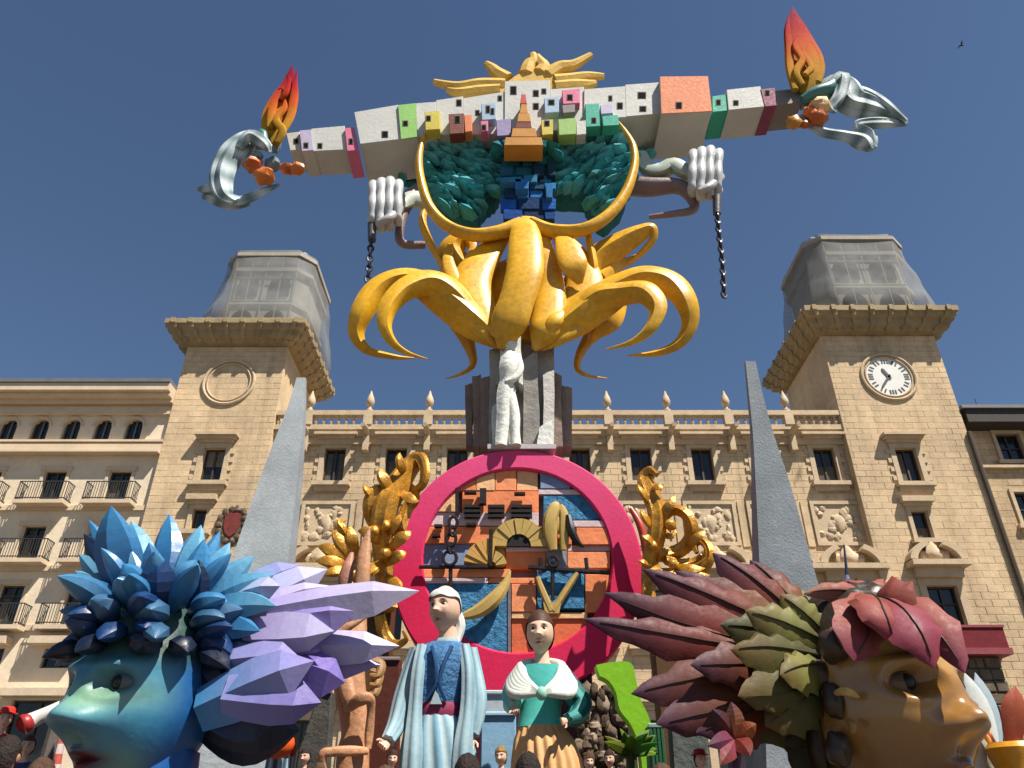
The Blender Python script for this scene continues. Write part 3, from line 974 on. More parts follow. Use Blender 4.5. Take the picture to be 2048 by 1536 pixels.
# stand of the emblem
sd = MB().box(RC.x - 1.2, RC.x + 1.2, YRG + .1, YRG + .9, 0, RC.z - RI - .05, rgb(70, 12, 26, .7)); sd.build('stand', m_paint, emb)
zx = lambda x: 620 + x / 2.4976
zy = lambda y: 860 + y / 2.4976
TAN, ORG, ORG2, RUST = rgb(222, 172, 122, .88), rgb(222, 126, 76, .88), rgb(228, 138, 88, .88), rgb(206, 94, 52, .85)
TEAL, SLATE, LILAC = rgb(44, 112, 154, .95), rgb(122, 138, 172, .85), rgb(206, 180, 184, .85)
BLK, OLD = rgb(28, 22, 24, .8), rgb(196, 164, 92, .7)
m_teal = M('teal_stipple', TEAL, .8, .45, 9, .9, 16)
m_terra = M('terracotta', vcol=True, rough=.75, var=.16, scale=3, bump=.25, bscale=10)
pans = [(830, 180, 922, 302, TAN), (925, 165, 1030, 302, ORG2), (1033, 170, 1138, 302, TAN), (660, 225, 828, 302, ORG),
        (1150, 200, 1300, 292, SLATE), (760, 305, 1142, 446, ORG), (585, 306, 742, 408, TAN), (590, 412, 1142, 478, LILAC), (1140, 296, 1380, 322, LILAC),
        (1165, 325, 1460, 448, 'T'), (1310, 452, 1500, 484, LILAC), (545, 482, 900, 566, ORG), (1330, 487, 1500, 572, ORG),
        (545, 570, 800, 678, SLATE), (803, 482, 975, 678, rgb(206, 160, 92, .7)), (978, 574, 1192, 604, LILAC), (1285, 575, 1500, 605, LILAC), (978, 607, 1178, 692, ORG),
        (1180, 575, 1282, 692, rgb(150, 152, 160, .7)), (1285, 608, 1500, 690, ORG2), (545, 694, 1000, 736, ORG2), (545, 738, 890, 766, LILAC), (893, 738, 1128, 766, ORG2),
        (545, 769, 982, 1140, 'T'), (986, 769, 1003, 1140, rgb(120, 108, 116, .7)), (1006, 769, 1130, 908, ORG2), (1133, 700, 1370, 892, 'T'), (1374, 720, 1500, 912, ORG),
        (1006, 911, 1385, 942, TAN), (1006, 945, 1400, 1140, RUST), (978, 482, 1162, 572, rgb(190, 120, 80, .7)), (1165, 451, 1307, 572, ORG)]
rr = random.Random(11)
for (a, b, c, d, col) in pans:
    Yp = YRG + .07 + rr.uniform(-.04, .05)
    mb = MB()
    pprism(mb, [(zx(a), zy(b)), (zx(c), zy(b)), (zx(c), zy(d)), (zx(a), zy(d))], Yp, YRG + .32 - Yp, None if col == 'T' else col, .012)
    mb.build('panel', m_teal if col == 'T' else m_terra, emb)
def zpoly(name, poly, Y, dep, col, mat=None):
    mb = MB(); pprism(mb, [(zx(a), zy(b)) for a, b in poly], Y, dep, col)
    return mb.build(name, mat or m_paint, emb)
for (a, c) in ((770, 850), (888, 972), (1005, 1110)):       # barred openings
    for k in range(3):
        zpoly('bar', [(a, 372 + k * 24), (c, 372 + k * 24), (c, 386 + k * 24), (a, 386 + k * 24)], YRG - 0.06, .1, BLK)
for (a, b, c, d) in ((848, 290, 880, 366), (620, 470, 660, 482), (610, 520, 650, 530), (770, 300, 830, 312), (1020, 308, 1075, 318), (780, 462, 830, 474)):
    zpoly('slot', [(a, b), (c, b), (c, d), (a, d)], YRG - 0.08, .12, BLK)
# shell fans and arch in old gold
def fan(cx, cy, r0, r1, a0, a1, n, Y, col):
    for k in range(n):
        t0, t1 = R(a0 + (a1 - a0) * k / n), R(a0 + (a1 - a0) * (k + .94) / n)
        zpoly('fan_blade', [(cx + r0 * math.cos(t0), cy - r0 * math.sin(t0)), (cx + r1 * math.cos(t0), cy - r1 * math.sin(t0)),
                            (cx + r1 * math.cos(t1), cy - r1 * math.sin(t1)), (cx + r0 * math.cos(t1), cy - r0 * math.sin(t1))], Y + .02 * (k % 2), .1, col)
fan(1042, 580, 62, 140, 0, 180, 9, YRG - 0.08, OLD)
zpoly('arch_void', [(1042 + 60 * math.cos(R(t)), 580 - 60 * math.sin(R(t))) for t in range(0, 181, 20)], YRG - 0.04, .06, BLK)
fan(905, 680, 25, 140, 80, 170, 6, YRG - 0.09, rgb(214, 166, 88, .7))
fan(905, 680, 25, 80, 10, 75, 4, YRG - 0.09, OLD)
mk = MB()
ptube(mk, [(zx(1215), zy(600), YRG - 0.08, 8), (zx(1200), zy(520), YRG - 0.09, 14), (zx(1200), zy(450), YRG - 0.11, 14), (zx(1225), zy(385), YRG - 0.09, 12), (zx(1245), zy(372), YRG - 0.08, 6)], n=8, flat=.6, col=OLD)
ptube(mk, [(zx(1270), zy(600), YRG - 0.08, 8), (zx(1270), zy(500), YRG - 0.09, 10), (zx(1268), zy(420), YRG - 0.09, 9), (zx(1250), zy(375), YRG - 0.08, 5)], n=8, flat=.6, col=OLD)
mk.ball(at(zx(1235), zy(470), YRG - 0.06), .09, .05, .2, 8, 6, col=OLD)
mk.build('mask', m_paint, emb)
ho = MB(); ptube(ho, [(zx(1290), zy(430), YRG - 0.10, 7), (zx(1305), zy(500), YRG - .14, 9), (zx(1335), zy(560), YRG - 0.12, 7), (zx(1370), zy(585), YRG - 0.09, 2)], n=8, col=BLK)
ho.build('hook', m_gloss, emb)
si = MB(); ptube(si, [(zx(1000), zy(700), YRG - 0.12, 2), (zx(975), zy(770), YRG - .14, 9), (zx(920), zy(845), YRG - .16, 15), (zx(840), zy(905), YRG - .14, 14), (zx(735), zy(938), YRG - 0.12, 4)], n=6, flat=.5, col=OLD)
si.build('sickle', m_gloss, emb)
for pts in ([(1135, 735), (1165, 815), (1205, 905)], [(1335, 715), (1280, 800), (1215, 905)]):
    v_ = MB(); ptube(v_, [(zx(a), zy(b), YRG - 0.10, 7 - 2 * (i == 0)) for i, (a, b) in enumerate(pts)], n=6, col=OLD); v_.build('tusk', m_gloss, emb)
zpoly('tusk_base', [(1165, 860), (1255, 860), (1245, 915), (1175, 915)], YRG - 0.14, .15, OLD)
for pts in ([(545, 684), (890, 684)], [(1090, 684), (1200, 692), (1350, 704), (1500, 712)], [(735, 290), (735, 436)], [(702, 680), (702, 780)], [(1212, 660), (1212, 850)], [(1152, 640), (1150, 720)], [(1378, 640), (1385, 705)], [(905, 500), (900, 680)]):
    b_ = MB(); ptube(b_, [(zx(a), zy(b), YRG - 0.09, 5 if len(pts) > 2 else 4) for a, b in pts], n=6, col=BLK); b_.build('iron_rod', m_gloss, emb)
def link(mb, c, rx, rz, th, turn=0.0, col=None):
    P = []
    for k in range(15):
        a = 2 * math.pi * k / 14
        x_ = rx * math.cos(a)
        P.append(Vector(c) + Vector((x_ * math.cos(turn), x_ * math.sin(turn), rz * math.sin(a))))
    mb.tube(P, th, 6, cap=False, col=col)
for (a, b, rx, rz) in ((715, 462, 8, 12), (712, 505, 6, 10), (706, 545, 9, 13), (702, 590, 6, 10), (698, 640, 13, 14), (1215, 655, 9, 10)):
    l_ = MB(); s_ = mpp(1050, YRG)
    link(l_, at(zx(a), zy(b), YRG - .14), rx * s_, rz * s_, .03, 0.5 if rx == 6 else 0, BLK); l_.build('chain_link', m_gloss, emb)

# ---- rock column between emblem and tentacles
YC = 13.55
colm = thing('rock_column', 'grey column of cracked rock slabs standing on the pink ring', 'column', (at(1042, 890, YC).x, YC, at(1042, 890, YC).z))
GR, GRW, GRB = rgb(170, 166, 158, .75), rgb(222, 222, 214, .85), rgb(150, 136, 124, .75)
slabs = [([(978, 700), (1020, 690), (1022, 893), (978, 893)], 13.25, GR), ([(1000, 678), (1042, 668), (1046, 770), (1030, 755), (1002, 768)], 13.0, GRW),
         ([(1020, 690), (1108, 690), (1108, 893), (1020, 893)], 13.35, GR), ([(1046, 720), (1076, 700), (1078, 893), (1046, 893)], 13.15, rgb(150, 146, 140, .75)),
         ([(1086, 750), (1108, 740), (1108, 893), (1088, 893)], 13.12, rgb(196, 192, 186, .8)),
         ([(944, 752), (962, 748), (962, 893), (946, 893)], 13.7, GRB), ([(960, 758), (984, 750), (984, 893), (960, 893)], 13.5, GRB), ([(1106, 745), (1124, 752), (1126, 893), (1106, 893)], 13.5, GRB),
         ([(1124, 770), (1144, 776), (1144, 893), (1124, 893)], 13.7, GRB), ([(930, 770), (946, 766), (946, 893), (932, 893)], 13.9, rgb(140, 128, 118, .75)),
         ([(984, 815), (998, 800), (1002, 893), (984, 893)], 13.05, GRW), ([(1002, 790), (1030, 770), (1032, 800), (1012, 845), (1018, 893), (1004, 893)], 13.02, GRW),
         ([(1078, 855), (1104, 840), (1106, 893), (1074, 893)], 13.0, GRW), ([(990, 748), (1034, 742), (1036, 766), (992, 770)], 12.98, GR)]
for i, (poly, y, c) in enumerate(slabs):
    mb = MB()
    rr = random.Random(i)
    q = []
    for k, (a, b) in enumerate(poly):                      # ragged edges
        a2, b2 = poly[(k + 1) % len(poly)]
        for t in (0, .33, .66):
            q.append((a + (a2 - a) * t + rr.uniform(-2.2, 2.2) * (t > 0), b + (b2 - b) * t + rr.uniform(-2, 2) * (t > 0)))
    pprism(mb, q, y, 14.2 - y, c)
    mb.build('rock_slab', m_rough, colm)
cf = MB()                                             # pale figure carved against the column
ptube(cf, [(1024, 676, 12.95, 8), (1022, 688, 12.9, 13), (1020, 700, 12.92, 9), (1019, 712, 12.92, 16), (1017, 735, 12.9, 19), (1014, 762, 12.92, 15), (1010, 790, 12.92, 17), (1008, 830, 12.92, 15), (1004, 865, 12.92, 13), (1002, 892, 12.9, 12)], k=5, n=14, flat=.8, col=GRW, shape=lambda a: 1 + .08 * math.sin(5 * a))
ptube(cf, [(1034, 712, 12.95, 8), (1040, 738, 12.88, 8), (1028, 758, 12.82, 7), (1012, 764, 12.82, 5)], k=4, n=10, col=GRW)
ptube(cf, [(1020, 790, 12.95, 12), (1028, 830, 12.92, 12), (1030, 865, 12.92, 10), (1032, 892, 12.9, 11)], k=4, n=10, col=GRW)
cf.build('carved_figure', m_rough, colm)
cap_ = MB(); pprism(cap_, [(975, 888), (1112, 888), (1112, 897), (975, 897)], 12.95, 1.2, rgb(200, 190, 192, .7)); cap_.build('base_slab', m_paint, colm)

# ---- golden tentacle flower
gold = thing('golden_tentacle_sculpture', 'big golden sculpture of curling tentacles and petals on top of the rock column', 'sculpture', tuple(at(1045, 690, YC)))
tents = [
 [(1040, 446, 13.2, 15), (1000, 464, 13.1, 16), (945, 470, 13.0, 15), (895, 452, 13.0, 13), (860, 415, 13.0, 11), (843, 365, 13.0, 9), (838, 320, 13.0, 7.5), (846, 280, 13.1, 5), (860, 258, 13.2, 2)],
 [(1062, 446, 13.2, 15), (1105, 462, 13.1, 16), (1165, 460, 13.0, 15), (1215, 432, 13.0, 13), (1250, 388, 13.0, 11), (1268, 335, 13.0, 9), (1267, 295, 13.0, 7.5), (1252, 265, 13.1, 5), (1236, 243, 13.2, 2)],
 [(1008, 696, 13.15, 8), (985, 674, 13.1, 26), (945, 642, 13.05, 40), (895, 602, 13.0, 40), (846, 570, 12.9, 33), (800, 562, 12.8, 29), (755, 582, 12.7, 27), (724, 625, 12.6, 23), (713, 668, 12.7, 16), (735, 700, 12.8, 10), (790, 714, 12.9, 6), (828, 716, 13.0, 1.5)],
 [(962, 640, 12.95, 10), (905, 588, 12.85, 30), (860, 566, 12.7, 29), (812, 578, 12.5, 24), (778, 612, 12.4, 20), (769, 650, 12.4, 16), (785, 685, 12.5, 11), (815, 706, 12.6, 6), (855, 718, 12.7, 1.5)],
 [(1074, 696, 13.15, 8), (1100, 674, 13.1, 26), (1145, 642, 13.05, 40), (1198, 604, 13.0, 41), (1246, 574, 12.9, 35), (1292, 558, 12.8, 31), (1340, 568, 12.7, 28), (1371, 602, 12.6, 23), (1380, 645, 12.7, 17), (1360, 685, 12.8, 12), (1315, 706, 12.9, 8), (1256, 711, 13.0, 1.5)],
 [(1130, 642, 12.95, 10), (1188, 600, 12.85, 30), (1245, 588, 12.7, 28), (1290, 586, 12.5, 25), (1316, 615, 12.4, 20), (1302, 655, 12.4, 15), (1265, 684, 12.5, 8), (1210, 699, 12.6, 1.5)],
 [(1150, 590, 13.7, 38), (1185, 530, 13.6, 34), (1235, 492, 13.5, 29), (1280, 466, 13.4, 20), (1304, 456, 13.3, 10), (1306, 478, 13.4, 8), (1284, 505, 13.5, 7), (1255, 528, 13.6, 2)],
 [(950, 590, 13.7, 40), (915, 540, 13.6, 34), (905, 500, 13.5, 28), (930, 476, 13.4, 16), (945, 495, 13.35, 10), (930, 520, 13.3, 3)],
 [(905, 590, 13.4, 9), (888, 535, 13.3, 8), (862, 490, 13.3, 8), (846, 450, 13.3, 8), (848, 425, 13.3, 7), (862, 415, 13.3, 2)],
 [(1190, 570, 13.3, 9), (1186, 520, 13.2, 9), (1178, 478, 13.2, 7), (1180, 462, 13.2, 3)],
 [(920, 640, 13.9, 26), (938, 690, 14.1, 13), (946, 728, 14.1, 7), (924, 747, 14.1, 4), (890, 758, 14.1, 1.2)],
 [(1205, 630, 13.9, 26), (1182, 670, 14.1, 15), (1160, 708, 14.1, 9), (1155, 737, 14.1, 6), (1175, 751, 14.1, 4), (1214, 757, 14.1, 1.2)],
 [(1200, 560, 13.6, 22), (1232, 532, 13.7, 16), (1262, 520, 13.8, 9), (1290, 500, 13.8, 2)],
 [(1215, 600, 13.8, 40), (1210, 640, 13.7, 34), (1190, 668, 13.7, 16), (1180, 690, 13.8, 3)],
]
def sup(p):                                           # superellipse: p < 2 gives keels, p > 2 flat faces with edges
    return lambda a: (abs(math.cos(a)) ** p + abs(math.sin(a)) ** p) ** (-1.0 / p)
keel = sup(1.3)
for i, t in enumerate(tents):
    mb = MB(); ptube(mb, t, k=7, n=20, flat=.9 if i > 1 else 1.0, shape=keel if i > 1 else sup(1.6))
    mb.build('tentacle', m_gold, gold, sharp=28)
# broad petals folded over the core
petals = [
 ([(1046, 440, 13.2, 22), (1051, 480, 12.85, 33), (1050, 540, 12.65, 38), (1034, 600, 12.65, 36), (1016, 652, 12.75, 36), (1003, 698, 12.95, 8)], .4),
 ([(1074, 456, 13.3, 16), (1090, 510, 13.2, 22), (1102, 570, 13.1, 28), (1098, 630, 12.95, 34), (1086, 668, 12.92, 30), (1068, 700, 13.1, 6)], .45),
 ([(1010, 468, 13.4, 14), (972, 512, 13.25, 30), (944, 562, 13.1, 40), (952, 616, 12.98, 40), (980, 660, 12.95, 30), (1006, 698, 13.1, 6)], .34),
 ([(1118, 470, 13.45, 16), (1156, 522, 13.35, 30), (1170, 574, 13.2, 38), (1150, 628, 13.05, 38), (1116, 668, 12.98, 28), (1082, 698, 13.1, 6)], .34),
 ([(1120, 468, 13.05, 10), (1136, 498, 12.85, 25), (1148, 532, 12.8, 28), (1160, 568, 12.95, 6)], .25),
 ([(905, 478, 13.35, 4), (896, 520, 13.1, 12), (912, 566, 13.0, 15), (938, 604, 13.0, 5)], .45),
]
for p, fl in petals:
    mb = MB(); ptube(mb, p, k=7, n=20, flat=fl, shape=sup(2.6))
    mb.build('petal', m_gold, gold, sharp=30)
for tip in ([(965, 640, 12.93, 4), (995, 665, 12.8, 14), (1010, 680, 12.85, 4)], [(1085, 672, 12.85, 4), (1110, 640, 12.75, 16), (1135, 622, 12.85, 5)]):
    mb = MB(); ptube(mb, tip, k=5, n=10, flat=.4); mb.build('petal_lip', m_gold, gold)
core = MB(); core.ball(at(1045, 580, 13.95), 96 * mpp(580, 13.7), .5, .9, 24, 16, lump=.12, seed=2); core.build('core', m_gold, gold)
stub = MB(); ptube(stub, [(1042, 670, 13.7, 46), (1042, 700, 13.75, 50)], k=2, n=14); stub.build('neck', m_gold, gold)

# ---- blue castle on the flower
cas = thing('blue_castle', 'blocky castle tower painted from teal down to deep blue, on the golden petals', 'castle', tuple(at(1056, 436, YC)))
TLs = [(0, rgb(16, 44, 104, .9)), (.3, rgb(40, 98, 178, .85)), (.55, rgb(60, 140, 190, .8)), (.75, rgb(30, 92, 104, .85)), (1, rgb(44, 128, 132, .8))]
rr = random.Random(5)
body = MB()
for (a, b, c, d) in ((1008, 290, 1106, 436), ):
    body.box(at(a, 400, 13.4).x, at(c, 400, 13.4).x, 13.35, 14.15, at(0, d, 13.4).z, at(0, b, 13.4).z)
    body.c = [ramp(TLs, (p.z - at(0, 436, 13.4).z) / 2.4) for p in body.v]
body.build('tower_core', m_rough, cas)
y1 = 438.0
while y1 > 292:
    hgt = rr.uniform(11, 26)
    x_ = 1003 + rr.uniform(-4, 6)
    while x_ < 1100:
        wdt = rr.uniform(14, 44)
        mb = MB()
        dpt = rr.choice((.03, .06, .12, .2, .32))
        h2 = hgt * rr.choice((1, 1, 1.5, .7))
        xe = min(x_ + wdt, 1112)
        t_ = (438 - y1 + h2 / 2) / 146.0
        pprism(mb, [(x_, y1 - h2), (xe, y1 - h2 + rr.uniform(-2, 2)), (xe - 1, y1), (x_ + 1, y1)], 13.36 - dpt, dpt + .1,
               mix(ramp(TLs, t_ + rr.uniform(-.08, .08)), (.01, .02, .04), rr.choice((0, 0, .1, .3, .8))), .015)
        mb.build('castle_block', m_rough, cas)
        x_ += wdt + rr.uniform(0, 5)
    y1 -= hgt
for (x_, y_) in ((996, 300), (1012, 292), (1034, 296), (1060, 290), (1086, 294), (1106, 300), (1116, 312)):     # ragged flaring top
    mb = MB(); mb.chunk(at(x_, y_, 13.1), .2, .25, .16, x_, rr.uniform(-.4, .4), ramp(TLs, .95)); mb.build('castle_ledge', m_rough, cas)
# ---- teal cliffs either side
def cliff(name, label, poly, Ya, Yb, seed, n, ang, extra=(), sizes=(8, 20)):
    cx_ = sum(p[0] for p in poly) / len(poly); cy_ = max(p[1] for p in poly)
    t = thing(name, label, 'rock', tuple(at(cx_, cy_, Ya)))
    rr = random.Random(seed)
    def inside(x, y):
        c = False
        for i in range(len(poly)):
            x1, y1 = poly[i]; x2, y2 = poly[i - 1]
            if (y1 > y) != (y2 > y) and x < (x2 - x1) * (y - y1) / (y2 - y1) + x1: c = not c
        return c
    xs = [p[0] for p in poly]; ys = [p[1] for p in poly]
    mass = MB()
    k = 0
    sm = mpp(350, Ya)
    q = []
    for i, (a, b) in enumerate(poly):
        a2, b2 = poly[(i + 1) % len(poly)]
        for tt in (0, .25, .5, .75): q.append((a + (a2 - a) * tt + rr.uniform(-3, 3), b + (b2 - b) * tt + rr.uniform(-3, 3)))
    pprism(mass, q, Ya + .3, Yb - Ya - .3, rgb(44, 108, 114, .9))
    mass.build('rock_core', m_rough, t)
    while k < n:
        x, y = rr.uniform(min(xs), max(xs)), rr.uniform(min(ys), max(ys))
        if not inside(x, y): continue
        k += 1
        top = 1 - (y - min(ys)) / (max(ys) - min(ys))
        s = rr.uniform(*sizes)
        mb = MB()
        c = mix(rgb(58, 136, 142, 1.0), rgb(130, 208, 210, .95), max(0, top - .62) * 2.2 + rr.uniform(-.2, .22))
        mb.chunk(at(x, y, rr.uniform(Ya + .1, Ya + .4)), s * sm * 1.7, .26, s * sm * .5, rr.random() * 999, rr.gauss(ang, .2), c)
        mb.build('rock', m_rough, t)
    return t
cliff('teal_cliff', 'teal chiselled rock mass hanging below the brown and yellow houses', [(858, 268), (930, 272), (1000, 292), (1004, 360), (990, 385), (965, 398), (952, 442), (915, 436), (868, 400), (850, 350)], 13.35, 14.4, 1, 150, -.42)
cliff('teal_cliff', 'teal chiselled rock mass hanging below the lime and turquoise houses', [(1108, 300), (1160, 282), (1232, 262), (1266, 300), (1264, 350), (1245, 402), (1215, 432), (1194, 420), (1172, 384), (1110, 378)], 13.35, 14.4, 2, 150, .42)
cliff('teal_outcrop', 'small teal rock behind the golden tendril under the green house', [(796, 326), (846, 318), (848, 368), (800, 362)], 14.2, 14.7, 3, 14, 0, sizes=(8, 14))
cliff('teal_outcrop', 'small teal rock behind the golden tendril beside the big orange house', [(1262, 245), (1302, 250), (1300, 310), (1264, 312)], 14.2, 14.7, 4, 14, 0, sizes=(8, 14))

# ---- the row of houses carried on top
HY = 13.2
row = thing('house_row', 'long beam of white and coloured cube houses balanced on the teal rocks', 'house row', tuple(at(1045, 290, HY)))
WHT = rgb(214, 214, 208, .68)
HB = {'white': WHT, 'lilac': rgb(196, 184, 214, .7), 'pink': rgb(232, 120, 156, .7), 'green': rgb(150, 206, 108, .7), 'yellow': rgb(214, 196, 72, .7),
      'orange': rgb(238, 138, 84, .7), 'teal': rgb(52, 178, 150, .7), 'plum': rgb(146, 64, 100, .7), 'brown': rgb(118, 52, 36, .75), 'blue': rgb(168, 196, 220, .7),
      'purple': rgb(160, 146, 190, .7), 'red': rgb(206, 84, 76, .7), 'lime': rgb(156, 196, 108, .7), 'grey': rgb(150, 146, 142, .6), 'gold': rgb(202, 142, 62, .75)}
houses = [
 ('white', [(572, 266), (599, 263), (604, 299), (580, 301)], 13.3, .75), ('lilac', [(599, 261), (622, 259), (627, 300), (604, 302)], 13.22, .85),
 ('white', [(622, 257), (689, 251), (694, 299), (627, 302)], 13.27, .8), ('pink', [(689, 256), (708, 254), (718, 300), (694, 302)], 13.2, .9),
 ('white', [(708, 224), (796, 209), (802, 278), (720, 288)], 13.1, 1.35), ('green', [(796, 210), (832, 206), (835, 273), (802, 278)], 13.07, 1.35),
 ('white', [(832, 206), (872, 203), (874, 272), (835, 273)], 13.12, 1.35), ('white', [(872, 200), (926, 192), (928, 268), (874, 270)], 13.15, 1.35),
 ('white', [(926, 196), (1009, 183), (1009, 268), (928, 268)], 13.18, 1.35), ('white', [(1009, 162), (1100, 160), (1100, 262), (1009, 266)], 13.14, 1.4),
 ('white', [(1100, 178), (1168, 173), (1168, 256), (1100, 261)], 13.18, 1.35), ('white', [(1168, 178), (1250, 172), (1252, 234), (1168, 240)], 13.13, 1.35),
 ('white', [(1250, 169), (1320, 164), (1322, 227), (1252, 233)], 13.16, 1.35), ('orange', [(1320, 153), (1416, 152), (1424, 222), (1323, 227)], 12.98, 1.5),
 ('teal', [(1424, 192), (1453, 188), (1457, 221), (1425, 224)], 13.24, .9), ('white', [(1453, 179), (1521, 172), (1530, 213), (1457, 220)], 13.2, .95),
 ('plum', [(1521, 178), (1550, 175), (1553, 211), (1530, 213)], 13.18, .95), ('grey', [(1550, 181), (1602, 176), (1604, 205), (1553, 210)], 13.25, .85),
 # smaller houses stuck on the front
 ('yellow', [(849, 224), (880, 221), (880, 258), (851, 260)], 12.88, .3), ('brown', [(897, 228), (928, 226), (928, 266), (899, 268)], 12.9, .3),
 ('orange', [(928, 230), (944, 229), (944, 262), (930, 264)], 12.95, .3), ('pink', [(961, 242), (976, 241), (976, 262), (962, 263)], 12.9, .3),
 ('blue', [(962, 208), (992, 204), (992, 238), (964, 240)], 12.96, .3), ('purple', [(992, 240), (1022, 236), (1022, 270), (994, 272)], 12.92, .3),
 ('blue', [(1088, 196), (1118, 193), (1118, 224), (1090, 226)], 12.98, .3), ('pink', [(1124, 180), (1160, 177), (1160, 206), (1126, 208)], 12.98, .3),
 ('grey', [(1124, 210), (1150, 208), (1150, 224), (1126, 226)], 12.95, .3), ('yellow', [(1082, 240), (1106, 238), (1106, 268), (1084, 270)], 12.85, .3),
 ('lime', [(1116, 238), (1152, 235), (1152, 268), (1118, 270)], 12.82, .32), ('teal', [(1170, 208), (1198, 206), (1200, 252), (1172, 254)], 12.9, .3),
 ('lilac', [(1200, 210), (1224, 208), (1226, 226), (1202, 228)], 12.96, .3), ('teal', [(1204, 232), (1236, 229), (1238, 250), (1206, 252)], 12.88, .3),
 ('white', [(1022, 238), (1082, 234), (1082, 272), (1024, 276)], 12.98, .3), ('white', [(1152, 242), (1172, 240), (1172, 268), (1153, 270)], 12.9, .3),
]
hw_ = {}
m_house = M('house_paint', vcol=True, rough=.75, var=.08, scale=1.5, bump=.2, bscale=10, dirt=.12)
hobj = []
for (c, poly, y, dp) in houses:
    mb = MB(); pprism(mb, poly, y, dp, HB['white'] if c in ('orange', 'green', 'lilac') and dp > .5 else HB[c], .015)
    o = mb.build('house', m_house, row)
    if c in ('orange', 'green', 'lilac') and dp > .5:        # colour wash on the front face only
        mb = MB(); pprism(mb, poly, y - .02, .018, HB[c], .004); mb.build('house_front', m_house, o); y -= .02
    hobj.append((o, poly, y))
DK = rgb(34, 30, 30, .6)
m_matte = M('matte_paint', vcol=True, rough=.9, var=.08, scale=3, bump=0, spec=.04)
def hwin(px, py, w=7, h=8):
    best = None
    for o, poly, y in hobj:
        xs = [p[0] for p in poly]; ys = [p[1] for p in poly]
        if min(xs) <= px <= max(xs) and min(ys) <= py <= max(ys) and (best is None or y < best[1]): best = (o, y)
    if not best: return
    mb = MB()
    for gx, yy, dd, cc in ((1.6, best[1] - .010, .03, rgb(150, 146, 138, .6)), (0, best[1] - .018, .03, (.008, .008, .008))):   # frame, then the dark opening
        pprism(mb, [(px - w / 2 - gx, py - h / 2 - gx), (px + w / 2 + gx, py - h / 2 - gx), (px + w / 2 + gx, py + h / 2 + gx), (px - w / 2 - gx, py + h / 2 + gx)], yy, dd, cc)
    mb.build('house_window', m_matte, best[0])
for q in [(612, 290), (592, 282), (640, 291), (770, 268, 10, 10), (811, 246, 8, 8), (857, 236), (915, 238, 9, 12), (918, 205, 8, 10), (968, 254), (976, 218, 6, 12), (985, 222, 5, 10), (1027, 180, 10, 14), (1072, 186, 9, 10), (1072, 212, 9, 10),
          (1088, 182), (1103, 204, 10, 8), (1140, 194, 9, 9), (1094, 246, 8, 8), (1240, 211, 9, 10), (1221, 196, 5, 8), (1284, 190, 14, 10), (1286, 217, 11, 8), (1358, 210, 10, 10), (1437, 204), (1472, 205, 8, 7), (1535, 185), (1188, 240), (1000, 196, 6, 8), (955, 225, 6, 8), (702, 282, 6, 9)]:
    hwin(*q)
# stepped golden spire in the middle of the houses
spr = thing('stepped_spire', 'stepped ochre spire with a red top standing among the white houses', 'spire', tuple(at(1045, 290, 12.7)))
for (a, b, c, d, e, y) in ((1008, 274, 1086, 290, 'gold', 12.6), (1022, 256, 1074, 273, 'gold', 12.65), (1030, 244, 1064, 256, 'brown', 12.68), (1034, 226, 1062, 243, 'gold', 12.7), (1039, 208, 1056, 226, 'gold', 12.72), (1040, 188, 1054, 207, 'red', 12.74)):
    mb = MB(); pprism(mb, [(a + 3, b), (c - 3, b), (c, d), (a, d)], y, 13.1 - y, HB[e], .012); mb.build('spire_step', m_paint, spr)
# sun behind
m_sun = M('sun_ochre', rgb(228, 186, 96, .72), .7, .18, 3, .25, 9, spec=.15, dirt=.1)
sn = thing('golden_sun', 'golden half sun with wavy rays rising behind the white houses', 'sun ornament', tuple(at(1060, 180, 14.2)))
mb = MB(); P_ = [(990 + 160 * (k / 12.0), 186 - 48 * math.sin(math.pi * k / 12.0)) for k in range(13)]
pprism(mb, P_ + [(1140, 200), (1000, 200)], 14.1, .35); mb.build('sun_disc', m_sun, sn)
for pts in ([(1010, 172), (960, 170), (915, 174), (868, 164)], [(1015, 160), (995, 148), (985, 138), (972, 127)], [(1052, 150), (1058, 132), (1068, 122), (1066, 108)],
            [(1095, 152), (1120, 136), (1148, 130), (1182, 110)], [(1110, 164), (1140, 160), (1175, 154), (1208, 153)], [(1080, 148), (1088, 136), (1080, 124), (1074, 112)], [(1000, 182), (955, 184), (920, 186), (895, 180)], [(1110, 176), (1150, 172), (1175, 170), (1192, 166)]):
    mb = MB(); ptube(mb, [(x, y, 14.2, [17, 15, 12, 7][i]) for i, (x, y) in enumerate(pts)], k=6, n=8, flat=.8); mb.build('sun_ray', m_sun, sn, sharp=30)

